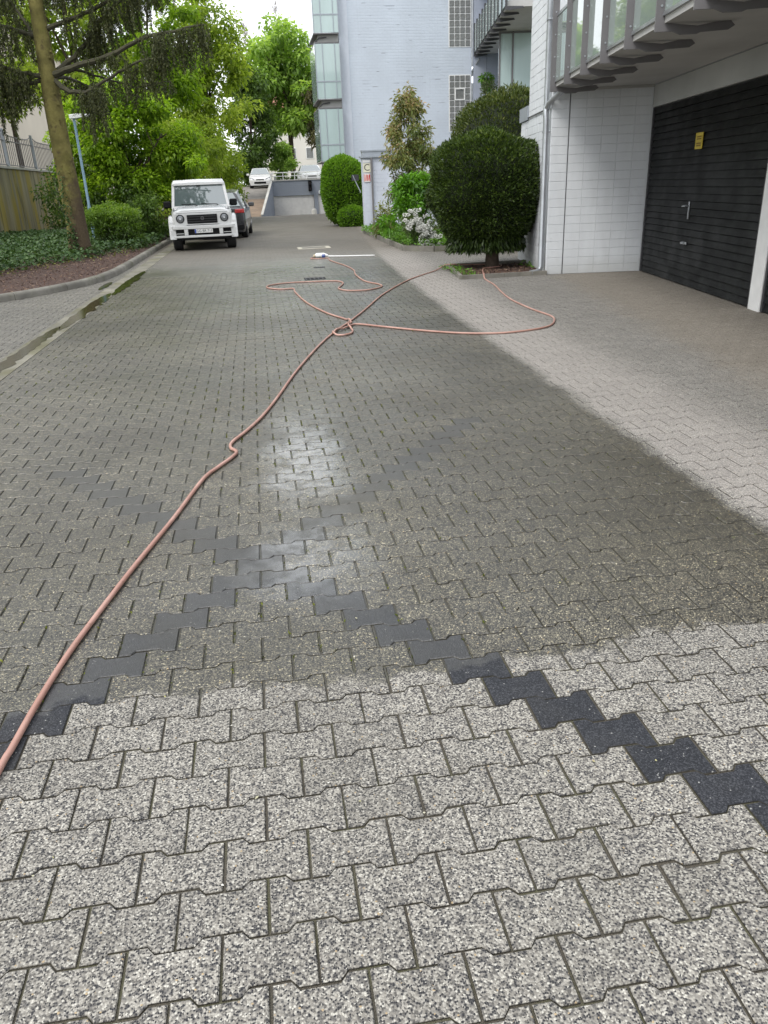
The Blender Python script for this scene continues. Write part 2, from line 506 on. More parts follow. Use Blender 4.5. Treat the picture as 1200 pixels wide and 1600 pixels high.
def facade_mat(name, col):
    """painted block wall seen from far off: faint courses, odd joints where the paint has cracked dark"""
    m, N, L, b = mat_new(name)
    t = NT(m.node_tree)
    tc = N.new('ShaderNodeTexCoord'); pos = tc.outputs['Object']
    sep = N.new('ShaderNodeSeparateXYZ'); L.new(pos, sep.inputs[0])
    Z, X = sep.outputs[2], t.m('ADD', sep.outputs[0], sep.outputs[1])
    rz = t.m('DIVIDE', Z, .125); fz = t.m('FRACT', rz); row = t.m('FLOOR', rz)
    ez = t.m('MINIMUM', fz, t.m('SUBTRACT', 1.0, fz))
    rx = t.m('ADD', t.m('DIVIDE', X, .25), t.m('MULTIPLY', row, .5)); fx = t.m('FRACT', rx)
    ex = t.m('MINIMUM', fx, t.m('SUBTRACT', 1.0, fx))
    jz = t.smooth(ez, .04, .13, 1.0, 0.0); jx = t.smooth(ex, .02, .07, 1.0, 0.0)
    j = t.m('MAXIMUM', jz, jx)
    big = t.smooth(t.noise(pos, .5, 6, .6), .35, .7)
    c = t.mix(big, tuple(x * .90 for x in col), col)
    c = t.mix(t.m('MULTIPLY', j, .075), c, tuple(x * .55 for x in col))
    mp = N.new('ShaderNodeMapping'); mp.inputs['Scale'].default_value = (1.1, 1.1, 8); L.new(pos, mp.inputs[0])
    crack = t.smooth(t.noise(mp.outputs[0], 1.25, 3, .5), .60, .67)
    crack2 = t.m('MULTIPLY', crack, jz)
    c = t.mix(t.m('MULTIPLY', crack2, .85), c, (.12, .125, .16))
    mp2 = N.new('ShaderNodeMapping'); mp2.inputs['Scale'].default_value = (4, 4, .25); L.new(pos, mp2.inputs[0])
    c = t.mix(t.m('MULTIPLY', t.smooth(t.noise(mp2.outputs[0], 1.6, 4), .55, .8), .18), c, tuple(x * .6 for x in col))
    L.new(c, b.inputs['Base Color']); setp(b, rough=.7, spec=.3)
    bp = N.new('ShaderNodeBump'); bp.inputs['Strength'].default_value = .4; bp.inputs['Distance'].default_value = .01
    L.new(t.m('SUBTRACT', 1.0, j), bp.inputs['Height']); L.new(bp.outputs[0], b.inputs['Normal'])
    return m

def glass_mat(name, col, rough=.06, trans=0.0):
    m, N, L, b = mat_new(name)
    setp(b, col=col, rough=rough, spec=.7, coat=.6, coatr=.02, trans=trans)
    t = NT(m.node_tree)
    tc = N.new('ShaderNodeTexCoord')
    mp = N.new('ShaderNodeMapping'); mp.inputs['Scale'].default_value = (1, 1, .2); L.new(tc.outputs['Object'], mp.inputs[0])
    c = t.mix(t.smooth(t.noise(mp.outputs[0], 1.2, 3), .3, .7), tuple(x * .86 for x in col), col)
    L.new(c, b.inputs['Base Color'])
    return m

M_white_block = paint_block('white_painted_block', (.66, .685, .71))
M_blue_block = paint_block('pale_blue_painted_block', (.57, .605, .68))
M_facade = facade_mat('painted_facade', (.56, .615, .69))
M_soffit = simple('painted_soffit', (.42, .415, .40), .8, var=.15, scale=1.2, bump=.1)
M_lintel = simple('painted_lintel', (.40, .41, .40), .75, var=.15, scale=1.2)
M_steel = simple('grey_painted_steel', (.15, .145, .15), .5, 0.0, var=.12, scale=3)
M_dsteel = simple('dark_painted_steel', (.05, .05, .055), .5, var=.2)
M_alu = simple('zinc_pipe', (.42, .44, .46), .38, .75, var=.18, scale=5)
M_white = simple('white_paint', (.75, .75, .74), .5, var=.08)
M_rail = simple('pale_grey_steel', (.33, .36, .40), .45, .2, var=.1)
M_frosted = glass_mat('frosted_glass', (.42, .53, .52))
M_railglass = glass_mat('balustrade_glass', (.30, .36, .34), .03)
M_glassblock = simple('glass_block', (.20, .205, .20), .25, var=.25, scale=9, coat=.4)
M_black = simple('black_plastic', (.008, .008, .009), .7, spec=.2)
M_rubber = simple('rubber', (.015, .015, .016), .8)
M_kerb = concrete('kerb_concrete', (.205, .195, .17), .3, [((.10, .11, .05), 2.2, .52, .72, .55), ((.10, .09, .075), 5, .5, .7, .4)])
M_gutter = concrete('gutter_concrete', (.20, .19, .155), .28, [((.11, .105, .05), 1.4, .45, .66, .7)])
M_retain = concrete('mossy_retaining_wall', (.30, .275, .175), .35, [((.33, .265, .035), 1.1, .46, .58, .85), ((.085, .085, .05), 2.3, .50, .66, .8)], scale=.9, vert=True)
M_cap = concrete('pale_coping', (.5, .49, .46), .15)
M_mulch = simple('bark_mulch_ground', (.075, .042, .032), .95, var=.5, scale=30, bump=1.0, bscale=45)
M_soil = simple('soil', (.06, .05, .035), .95, var=.4, scale=14, bump=.8)
M_ground = simple('far_ground', (.11, .12, .07), .95, var=.3, scale=.3)

# ------------------------------------------------------------------ ground
g = MB().box(-350, 350, -120, 600, -.9, -.75).build('ground', M_ground, kind='structure')
tag(g, 'wide ground under the whole yard and gardens', kind='structure')

YG = 17.0                                               # modelled stones end here
drive = MB()
drive.add([(-13, -9, -.0075), (13, -9, -.0075), (13, YG, -.0075), (-13, YG, -.0075)], [(0, 1, 2, 3)])
driveway = drive.build('driveway', M_joint, kind='structure')
tag(driveway, 'block paved driveway, hosed wet in the middle and dry at both edges', kind='structure')
fp = MB()
fp.add([(-13, YG - .02, -.001), (13, YG - .02, -.001), (13, 54, -.001), (-13, 54, -.001)], [(0, 1, 2, 3)])
fp.build('paving', M_far, driveway, kind='stuff')

# stones: double-T outline, straight ends, long sides notched in the middle
AMP = .0105
def stone_outline(gap=.0032):
    hw = PW / 2 - gap
    e, n = PH / 2 + AMP - gap, PH / 2 - AMP - gap
    xs = [(-hw, e), (-hw + .042, e), (-hw + .060, n), (hw - .060, n), (hw - .042, e), (hw, e)]
    top = xs
    bot = [(x, -y) for x, y in reversed(xs)]
    return top[::-1] + bot[::-1]      # counter-clockwise

OUT = np.array(stone_outline())
def inset(P, d):
    c = np.roll(P, 1, 0); nx = np.roll(P, -1, 0)
    r = []
    for p, a, bq in zip(P, c, nx):
        e1 = p - a; e2 = bq - p
        n1 = np.array([-e1[1], e1[0]]) / np.linalg.norm(e1); n2 = np.array([-e2[1], e2[0]]) / np.linalg.norm(e2)
        k = n1 + n2; k = k / max(.35, (k @ k) / 2)
        r.append(p + k * d)
    return np.array(r)
if np.sum(OUT[:, 0] * np.roll(OUT[:, 1], -1) - np.roll(OUT[:, 0], -1) * OUT[:, 1]) < 0:
    OUT = OUT[::-1]
IN1 = inset(OUT, .0028)
NP_ = len(OUT)
SV = np.concatenate([np.c_[OUT, np.full(NP_, -.014)], np.c_[OUT, np.full(NP_, -.0032)], np.c_[IN1, np.zeros(NP_)]])
SF = [tuple(range(2 * NP_, 3 * NP_))]
for k in range(2):
    SF += [(k * NP_ + i, k * NP_ + (i + 1) % NP_, (k + 1) * NP_ + (i + 1) % NP_, (k + 1) * NP_ + i) for i in range(NP_)]
# far stones: no chamfer
OUTF = inset(OUT, .0008)
SVf = np.concatenate([np.c_[OUTF, np.full(NP_, -.014)], np.c_[OUTF, np.zeros(NP_)]])
SFf = [tuple(range(NP_, 2 * NP_))] + [(i, (i + 1) % NP_, NP_ + (i + 1) % NP_, NP_ + i) for i in range(NP_)]

KERB = [(-14, 6.2), (-8.2, 10.9), (-6.0, 12.8), (-4.9, 13.75), (-4.36, 14.2), (-4.0, 14.65), (-3.65, 15.3), (-3.35, 16.0), (-3.13, 16.9), (-3.03, 18.1), (-3.0, 20), (-3.0, 24), (-2.98, 30), (-2.9, 36), (-2.4, 42), (-1.5, 47), (-.7, 51.5), (-.7, 54.2)]
def kerb_x(y):
    for (x0, y0), (x1, y1) in zip(KERB, KERB[1:]):
        if y0 <= y <= y1: return x0 + (x1 - x0) * (y - y0) / (y1 - y0)
    return -13.5
GX0, GX1 = -2.83, -2.53                                  # gutter
TH = math.radians(9.3)
def frame_b(x, y): return x * math.cos(TH) - y * math.sin(TH)
def frame_a(x, y): return x * math.sin(TH) + y * math.cos(TH)

stones = []
for r in range(-26, int((YG - PY0) / PH) + 1):
    y = PY0 + r * PH
    if y < -2.2 or y > YG - .05: continue
    par = .5 * (r % 2)
    xl = max(kerb_x(y) - .05, -2.4 - .62 * max(y, 1.2))
    xr = 1.9 + .62 * max(y, 1.2)
    j0 = math.floor((xl - PX0) / PW); j1 = math.ceil((xr - PX0) / PW)
    for ji in range(j0, j1 + 1):
        j = ji + par
        x = PX0 + (j + .5) * PW
        if GX0 + .06 < x < GX1 - .06: continue
        if frame_b(x, y) > 4.55: continue
        if y > 13.8 and 3.75 < x and frame_b(x, y) < 2.7 and y < 15.4: continue   # tree bed
        isd = (abs(j - (8 - .5 * r)) < .26 and -12 <= r <= 24) or (abs(j - (-5 + .5 * r)) < .26 and -4 <= r <= 27) \
            or (abs(j - (-5 - 9.5 + .5 * r)) < .26 and 30 < r < 54 and (r % 5))
        stones.append((x, y, j, r, isd))

# ones seen largest become single stones
def in_view(x, y):
    d = Vector((x, y, 0)) - CAM_LOC
    z = d.dot(_f)
    if z < .1: return None
    u, v = 600 + 1202.743 * d.dot(_r2) / z, 800 - 1202.743 * d.dot(_u2) / z
    return (u, v, z)
cand = []
for i, s in enumerate(stones):
    q = in_view(s[0], s[1])
    if q and -40 < q[0] < 1240 and 0 < q[1] < 1640:
        cand.append((q[2], i))
cand.sort()
single = set(i for _, i in cand[:290])

def stone_mesh(nm, mat, seed):
    rr = random.Random(seed)
    v = SV.copy()
    v[NP_:, 2] += [rr.uniform(-.0008, .0008) for _ in range(2 * NP_)]
    v[2 * NP_:, :2] += [[rr.uniform(-.0010, .0010), rr.uniform(-.0010, .0010)] for _ in range(NP_)]
    me = bpy.data.meshes.new(nm); me.from_pydata([tuple(p) for p in v], [], SF); me.update()
    me.materials.append(mat)
    return me
LM = [stone_mesh('paving_stone', M_paver, k) for k in range(5)]
DM = [stone_mesh('dark_paving_stone', M_dark, 50 + k) for k in range(2)]
rr = random.Random(3)
for i in sorted(single):
    x, y, j, r, d = stones[i]
    o = bpy.data.objects.new('dark_paving_stone' if d else 'paving_stone', rr.choice(DM if d else LM))
    COL.objects.link(o); o.parent = driveway
    o.location = (x + rr.uniform(-.001, .001), y + rr.uniform(-.001, .001), rr.uniform(-.0018, .0012))
    o.rotation_euler = (rr.uniform(-.006, .006), rr.uniform(-.006, .006), rr.uniform(-.006, .006) + (math.pi if rr.random() < .5 else 0))

def stone_mass(sel, verts, faces, mat, nm):
    if not sel: return
    n = len(verts); P = np.array([(s[0], s[1]) for s in sel])
    V = np.repeat(verts[None], len(sel), 0).copy()
    tz = RS.uniform(-.0014, .0006, len(sel)); ta = RS.uniform(-.0035, .0035, (len(sel), 2)); tr = RS.uniform(-.007, .007, len(sel))
    V[:, :, 2] += np.where(verts[None, :, 2] > -.01, tz[:, None] + V[:, :, 0] * ta[:, :1] + V[:, :, 1] * ta[:, 1:], 0)
    c, s_ = np.cos(tr)[:, None], np.sin(tr)[:, None]
    x, y = V[:, :, 0].copy(), V[:, :, 1].copy()
    V[:, :, 0] = x * c - y * s_ + P[:, :1]; V[:, :, 1] = x * s_ + y * c + P[:, 1:]
    ls = [len(q) for q in faces]; flat = np.array([i for q in faces for i in q])
    idx = (flat[None] + np.arange(len(sel))[:, None] * n).reshape(-1)
    tot = np.tile(ls, len(sel)); start = np.concatenate([[0], np.cumsum(tot)[:-1]])
    me = bpy.data.meshes.new(nm)
    me.vertices.add(n * len(sel)); me.vertices.foreach_set('co', V.reshape(-1).astype(np.float32))
    me.loops.add(len(idx)); me.loops.foreach_set('vertex_index', idx.astype(np.int32))
    me.polygons.add(len(tot)); me.polygons.foreach_set('loop_start', start.astype(np.int32))
    try: me.polygons.foreach_set('loop_total', tot.astype(np.int32))
    except Exception: pass
    me.polygons.foreach_set('use_smooth', np.zeros(len(tot), dtype=bool))
    at = me.attributes.new('rnd', 'FLOAT', 'FACE')
    at.data.foreach_set('value', np.repeat(RS.rand(len(sel)), len(ls)).astype(np.float32))
    me.update(calc_edges=True)
    link_mesh(nm, me, mat, driveway, 'stuff')
rest = [s for i, s in enumerate(stones) if i not in single]
stone_mass([s for s in rest if not s[4] and s[1] < 9], SV, SF, M_paver, 'paving_stones')
stone_mass([s for s in rest if not s[4] and s[1] >= 9], SVf, SFf, M_paver, 'far_paving_stones')
stone_mass([s for s in rest if s[4]], SV, SF, M_dark, 'dark_paving_stones')

# gutter slabs, one by one
for k in range(34):
    y0 = .2 + k * 1.0
    MB().add([(GX0, y0 + .004, .004), (GX1, y0 + .004, .004), (GX1, y0 + .996, .004), (GX0, y0 + .996, .004), (GX0 + .15, y0 + .004, .0035), (GX0 + .15, y0 + .996, .0035),
              (GX0, y0 + .004, -.05), (GX1, y0 + .004, -.05), (GX1, y0 + .996, -.05), (GX0, y0 + .996, -.05)],
             [(0, 4, 5, 3), (4, 1, 2, 5), (0, 6, 7, 1, 4), (3, 5, 2, 8, 9), (0, 3, 9, 6), (1, 7, 8, 2)]).build('gutter_slab', M_gutter, driveway)

# kerb stones
kerb = tag(MB().tube([(x, y, -.06) for x, y in KERB], .03, 4).build('kerb', M_kerb, kind='structure'), 'rounded concrete kerb round the planting bed', kind='structure')
def resample(P, step):
    P = [Vector((*p, 0)) if len(p) == 2 else Vector(p) for p in P]
    out = [P[0]]; acc = 0
    for a, b in zip(P, P[1:]):
        d = (b - a).length; n = max(1, int(d / step))
        out += [a + (b - a) * (k + 1) / n for k in range(n)]
    return out
KP = resample(KERB, .25)
def kerb_profile(p, t):
    n = Vector((-t.y, t.x, 0))        # left of travel = bed side
    return [p + n * o + Vector((0, 0, z)) for o, z in ((0, -.05), (0, .07), (.012, .10), (.035, .118), (.07, .125), (.13, .122), (.14, -.05))]
for k in range(0, len(KP) - 4, 4):
    secs = []
    for i in range(k, k + 5):
        t = (KP[min(i + 1, len(KP) - 1)] - KP[max(i - 1, 0)]).normalized()
        p = KP[i].copy()
        if i == k: p = p + (KP[i + 1] - p) * .02
        if i == k + 4: p = p + (KP[i - 1] - p) * .02
        secs.append(kerb_profile(p, t))
    MB().loft(secs).build('kerb_stone', M_kerb, kerb, smooth=True)

# planting bed on the left
bedp = [(x - .1, y) for x, y in KERB] + [(-.7, 58), (-30, 60), (-30, 6.2)]
bm = MB(); bm.add([(x, y, .085) for x, y in bedp], [tuple(range(len(bedp)))])
bed = tag(bm.build('planting_bed', M_mulch, kind='structure'), 'raised planting bed with bark mulch along the kerb', kind='structure')
def inbed(P, off=.25):
    kx = np.array([kerb_x(y) for y in P[:, 1]])
    return P[:, 0] < kx - off
# bark chips
n = 9000
P = np.c_[RS.uniform(-9, -2.9, n), RS.uniform(11, 24, n), np.full(n, .095)]
P = P[inbed(P, .2)]
D = rand_dirs(len(P)); D[:, 2] *= .35
chips = np_quads('bark_mulch', leaf_quads(P + [0, 0, .01] * RS.rand(len(P), 1), D, RS.uniform(.03, .09, len(P)), RS.uniform(.015, .04, len(P)), up=np.array([0, 0, 1.5])), RS.rand(len(P)),
                 leafmat('bark_chips', [(.035, .02, .014), (.085, .046, .032), (.14, .08, .055), (.26, .19, .13)], 0, .9), kind='stuff')
tag(chips, 'loose red brown bark chips strewn over the bed', 'mulch', kind='stuff')

# standing water in the gutter
def water_mat():
    m, N, L, b = mat_new('standing_water')
    setp(b, col=(.034, .029, .013), rough=.12, spec=.35)
    return m
M_water = water_mat()
def puddle(pts, lab, z=.0065):
    q = MB(); q.add([(x, y, z) for x, y in pts], [tuple(range(len(pts)))])
    o = q.build('puddle', M_water, kind='structure')
    return tag(o, lab, kind='structure')
def blobpoly(cx, cy, pts):
    return [(cx + x, cy + y) for x, y in pts]
def strip_puddle(y0, y1, xc, wf, lab, seed):
    r_ = random.Random(seed); ys = [y0 + (y1 - y0) * k / 26 for k in range(27)]
    L_, R_ = [], []
    for k, y in enumerate(ys):
        s = max(0.0, math.sin(math.pi * k / 26)) ** .5
        L_.append((xc - wf * s * (.75 + .45 * r_.random()), y)); R_.append((xc + wf * s * (.55 + .8 * r_.random()), y))
    return puddle(R_ + L_[::-1], lab)
strip_puddle(7.4, 11.0, -2.70, .09, 'murky water lying in the near end of the gutter', 1)
strip_puddle(10.6, 14.6, -2.63, .11, 'olive brown puddle filling the middle of the gutter', 2)
strip_puddle(14.2, 18.6, -2.54, .10, 'dark puddle beside the gutter near the kerb bend', 3)
strip_puddle(15.2, 16.6, -2.93, .07, 'small puddle between gutter and kerb bend', 4)

# ------------------------------------------------------------------ garage wing (local frame: x = b, y = a)
wing = thing('garage_wing', 'white painted block wing with black garage doors under a glass balcony', 'building', (0, 0, 0), -TH)
BF, BG, AE = 2.74, 4.38, 14.25                            # front plane, garage plane, end wall
# block end wall below the soffit
ew = MB().box(BF + .004, BG + .3, AE + .012, AE + .30, 0, 2.885).build('end_wall', M_joint if False else M_white_block, wing)
bw, bh = .2705, .1375
cols = [(BF, BF + .285)] + [(BF + .30 + k * .2685, BF + .30 + (k + 1) * .2685) for k in range(5)]
block_me = {}
r_ = random.Random(5)
for ci, (x0, x1) in enumerate(cols):
    if x1 > BG: x1 = BG
    for r in range(21):
        z0, z1 = r * bh + .001, min((r + 1) * bh, 2.884)
        w = x1 - x0 - .003; hgt = z1 - z0 - .003
        key = (round(w, 3), round(hgt, 3))
        if key not in block_me:
            me = MB().bbox(-w / 2, w / 2, 0, .03, -hgt / 2, hgt / 2, .0035).mesh('block'); me.materials.append(M_white_block); block_me[key] = me
        o = bpy.data.objects.new('block', block_me[key]); COL.objects.link(o); o.parent = ew
        o.location = ((x0 + x1) / 2, AE + .004 + r_.uniform(-.0007, .0007), (z0 + z1) / 2)
MB().box(BF + .289, BF + .296, AE - .0, AE + .013, 0, 2.885).build('expansion_joint', M_dsteel, wing)
# upper part of the end wall and the long left face
MB().box(BF + .004, BG + 3, AE + .002, AE + .3, 2.90, 9.5).build('upper_end_wall', M_white_block, wing)
sw = MB().box(BF + .013, BF + .3, AE + .302, 16.55, 2.66, 9.5).box(BF + .013, BF + .3, AE + .302, 17.45, 0, 2.60).build('side_wall', M_white_block, wing)
q = MB()
for r in range(60):
    z0 = r * .1375
    a1 = 17.45 if z0 < 2.55 else 16.55
    off = .13 * (r % 2)
    a = AE + .004
    first = True
    while a < a1 - .02:
        b2 = min(a + (.265 - off if first else .265), a1)
        q.bbox(BF + .004 - r_.uniform(0, .004), BF + .0125, a + .0015, b2 - .0015, z0 + .0015, z0 + .1355, .003)
        a = b2; first = False
q.build('wall_blocks', M_white_block, sw, kind='stuff')
MB().box(BF - .03, BF + .5, 16.56, 17.5, 2.62, 2.86).build('parapet_cap', M_rail, wing)
MB().box(BF - .02, BF - .011, AE + .15, 16.56, 2.636, 2.658).build('flashing', M_dsteel, wing)
MB().box(BF + .31, 12, 16.3, 16.5, 0, 9.5).box(BF + .31, 12, 17.2, 17.4, 0, 2.6).build('rear_wall', M_white_block, wing)
# garage front plane
MB().box(BG, BG + .3, 4.2, AE - .02, 2.575, 2.895).build('lintel', M_lintel, wing)
MB().box(BG - .01, BG + .3, 9.43, 9.73, 0, 2.575).build('door_pillar', M_white, wing, bevel=.006)
MB().box(BG - .01, BG + .3, 3.9, 4.25, 0, 2.575).build('door_pillar', M_white, wing, bevel=.006)
MB().box(BG + .2, BG + .4, -3, 3.9, 0, 2.9).build('garage_wall', M_white_block, wing)

def door_mat():
    m, N, L, b = mat_new('black_stained_boards')
    t = NT(m.node_tree)
    geo = N.new('ShaderNodeNewGeometry'); pos = geo.outputs['Position']
    mp = N.new('ShaderNodeMapping'); mp.inputs['Rotation'].default_value = (0, 0, TH); mp.inputs['Scale'].default_value = (6, .8, 9); L.new(pos, mp.inputs[0])
    a = t.smooth(t.noise(mp.outputs[0], 3.5, 6, .65), .3, .75)
    c = t.mix(a, (.0035, .004, .0042), (.014, .0155, .016))
    w = t.smooth(t.noise(pos, 1.6, 4), .5, .75)
    c = t.mix(t.m('MULTIPLY', w, .5), c, (.026, .027, .027))
    L.new(c, b.inputs['Base Color'])
    L.new(t.smooth(t.noise(pos, 2.5, 4), .3, .7, .45, .7), b.inputs['Roughness']); setp(b, spec=.22)
    bp = N.new('ShaderNodeBump'); bp.inputs['Strength'].default_value = .4; bp.inputs['Distance'].default_value = .004
    L.new(t.noise(mp.outputs[0], 9, 5), bp.inputs['Height']); L.new(bp.outputs[0], b.inputs['Normal'])
    return m
M_door = door_mat()
def garage_door(a0, a1, label, hardware):
    fr = MB().box(BG + .06, BG + .12, a0, a1, .01, 2.57).build('garage_door', M_dsteel, wing)
    if label: fr['label'] = label
    n = 26; h = 2.545 / n
    me = MB().xprism([(0, 0), (0, 0)], 0, 1) if False else None
    q = MB(); w = a1 - a0 - .10
    q.add([(.0, -w / 2, .0), (.024, -w / 2, h - .009), (.05, -w / 2, h - .009), (.05, -w / 2, 0), (.0, w / 2, .0), (.024, w / 2, h - .009), (.05, w / 2, h - .009), (.05, w / 2, 0)],
          [(0, 1, 2, 3), (7, 6, 5, 4), (0, 4, 5, 1), (1, 5, 6, 2), (3, 2, 6, 7), (0, 3, 7, 4)])
    bme = q.mesh('board'); bme.materials.append(M_door)
    r2 = random.Random(int(a0 * 10))
    for k in range(n):
        o = bpy.data.objects.new('board', bme); COL.objects.link(o); o.parent = fr
        o.location = (BG + .012 + r2.uniform(-.002, .002), (a0 + a1) / 2, .02 + k * h)
    for j0, j1 in ((a0 + .002, a0 + .048), (a1 - .048, a1 - .002)): MB().box(BG + .005, BG + .059, j0, j1, .01, 2.57).build('door_jamb', M_dsteel, fr)
    if hardware:
        hd = MB(); ha = 12.13
        hd.cyl((BG + .02, ha, 1.12), (BG - .045, ha, 1.12), .012, 10)
        hd.tube([(BG - .045, ha - .01, 1.12), (BG - .05, ha + .06, 1.12), (BG - .05, ha + .12, 1.115)], [.014, .013, .011], 8)
        hd.bbox(BG + .002, BG + .012, ha - .02, ha + .02, .94, 1.18, .003)
        hd.build('door_handle', M_alu, fr, smooth=True)
        gp = MB(); gp.bbox(BG - .012, BG + .012, 12.06, 12.24, .585, .625, .006); gp.bbox(BG - .03, BG - .010, 12.14, 12.24, .59, .62, .004)
        gp.build('pull_grip', M_alu, fr)
        sg = MB().box(BG - .004, BG + .006, 11.86, 12.12, 1.87, 2.08).build('yellow_sign', simple('yellow_sign_plate', (.50, .38, .03), .5, var=.15, scale=10), fr)
        tx = MB()
        for zz, rows in ((1.99, 2), (1.905, 2)):
            for k in range(rows):
                a = 11.90; r3 = random.Random(int(zz * 100) + k)
                while a < 12.075:
                    w_ = r3.uniform(.01, .028)
                    tx.box(BG - .0056, BG - .0042, a, min(a + w_, 12.085), zz + k * .028, zz + k * .028 + .018); a += w_ + .006
        tx.build('sign_lettering', simple('amber_print', (.16, .09, .01), .6), fr)
    return fr
garage_door(9.735, 14.22, 'black board garage door with lever handle and yellow sign', True)
garage_door(4.26, 9.425, 'second black garage door past the white pillar', False)

# balcony above the garages
SB = 2.835
MB().box(BF - .02, BG - .002, 2.0, AE - .02, 2.905, 3.05).build('balcony_slab', M_soffit, wing)
MB().box(BF - .01, BF + .04, 2.0, 14.0, 3.052, 3.075).build('slab_edge_strip', M_alu, wing)
MB().box(BG + .002, BG + .1, 2.0, AE - .02, 2.905, 9.4).build('balcony_back_wall', M_white_block, wing)
posts = [13.93 - 1.045 * k for k in range(12)]
arm = [(BF - .11, SB), (BF - .11, 4.22), (BF - .01, 4.22), (BF - .01, SB + .075), (BF + .10, SB + .06), (BF + .30, SB + .04), (BF + .46, SB + .065), (BF + .62, SB + .068), (BF + .66, SB + .03), (BF + .60, SB - .005), (BF + .34, SB - .015), (BF + .30, SB - .03), (BF + .14, SB - .03), (BF + .06, SB)]
for a in posts:
    o = MB().yprism(arm, a - .012, a + .012).build('bracket_post', M_steel, wing)
    c = MB()
    for z in (3.05, 3.32, 3.62, 3.92):
        c.cyl((BF - .06, a - .0125, z), (BF - .06, a - .017, z), .011, 8)
    c.build('bolt_heads', M_alu, o)
    MB().box(BF + .24, BF + .40, a - .006, a + .006, SB + .067, 2.904).build('packing_plate', M_alu, o)
for k, (a1, a0) in enumerate(zip(posts, posts[1:])):
    MB().box(BF - .035, BF - .023, a0 + .03, a1 - .03, 3.0, 3.86).build('glass_panel', M_railglass, wing)
    for z0, z1 in ((2.965, 2.998), (3.863, 3.90)): MB().box(BF - .045, BF - .013, a0 + .016, a1 - .016, z0, z1).build('panel_rail', M_alu, wing)
MB().box(BF - .09, BF - .02, posts[-1], posts[0] + .05, 4.222, 4.262).build('handrail', M_steel, wing)
# cover strip where soffit meets wall
MB().box(BF + .02, BG, AE - .045, AE - .016, 2.87, 2.903).build('cover_strip', M_soffit, wing)

# downpipe at the corner
dp = thing('downpipe', 'zinc downpipe with kinked elbow on the white block corner', 'downpipe', (0, 0, 0), -TH)
pb = BF - .075
q = MB(); q.tube([(pb, AE + .12, 9.4), (pb, AE + .12, 2.70), (pb, AE + .12, 2.66)], .045, 12)
q.tube([(pb, AE + .12, 2.68), (pb - .01, AE + .1, 2.58), (pb, AE + .08, 2.45), (pb, AE + .08, .14), (pb - .02, AE + .06, .07), (pb - .10, AE + .0, .045), (pb - .2, AE - .05, .04)], [.045, .05, .05, .05, .05, .05, .052], 12)
q.build('pipe', M_alu, dp, smooth=True)
MB().tube([(BF + .10, AE - .28, 2.86), (pb + .02, AE + .02, 2.70), (pb, AE + .11, 2.62)], [.042, .042, .042], 12).build('branch_pipe', M_alu, dp, smooth=True)
for z in (.5, 2.28, 3.9):
    MB().cyl((pb, AE + .09, z - .012), (pb, AE + .09, z + .012), .058, 12).box(pb, BF, AE + .08, AE + .10, z - .01, z + .01).build('pipe_clip', M_alu, dp)

# ------------------------------------------------------------------ tree bed beside the wing corner
def edged_bed(name, label, poly, mat, closed_edges, hgt=.07, kind='structure', top=.02):
    q = MB(); q.add([(x, y, top) for x, y in poly], [tuple(range(len(poly)))])
    o = tag(q.build(name, mat, kind=kind), label, kind=kind)
    for i, j in closed_edges:
        a, b = Vector((*poly[i], 0)), Vector((*poly[j], 0))
        n = max(1, round((b - a).length / 1.0)); t = (b - a).normalized(); s = Vector((-t.y, t.x, 0)) * .03
        for k in range(n):
            p, e = a + (b - a) * (k / n) + t * .003, a + (b - a) * ((k + 1) / n) - t * .003
            MB().loft([[p + s, p - s, p - s + Vector((0, 0, hgt)), p + s + Vector((0, 0, hgt))], [e + s, e - s, e - s + Vector((0, 0, hgt)), e + s + Vector((0, 0, hgt))]]).build('edging_stone', M_kerb, o)
    return o
edged_bed('tree_bed', 'low edged bed of bark under the clipped yew', [(3.47, 13.62), (5.02, 13.60), (5.36, 15.7), (3.74, 15.75)], M_mulch, [(0, 1), (3, 0), (2, 3)])
n = 1200
P = np.c_[RS.uniform(3.55, 5.2, n), RS.uniform(13.7, 15.6, n), np.full(n, .03)]
D = rand_dirs(n); D[:, 2] *= .4
tag(np_quads('bark_mulch', leaf_quads(P, D, RS.uniform(.03, .08, n), RS.uniform(.015, .04, n), up=np.array([0, 0, 1.5])), RS.rand(n), bpy.data.materials['bark_chips'], kind='stuff'), 'bark chips lying under the clipped yew', 'mulch', kind='stuff')

# ------------------------------------------------------------------ clipped shrubs
M_bark = simple('bark', (.075, .055, .04), .95, var=.4, scale=9, bump=1, bscale=30)
M_yew = leafmat('yew_leaves', [(.011, .022, .006), (.036, .062, .012), (.080, .125, .02), (.19, .22, .04)], .22, .4)
M_box = leafmat('bright_box_leaves', [(.06, .13, .014), (.12, .24, .022), (.19, .34, .03), (.28, .44, .05)], .4, .4)
M_dome = leafmat('olive_hedge_leaves', [(.022, .038, .011), (.055, .08, .018), (.10, .125, .027), (.19, .19, .05)], .15, .4)

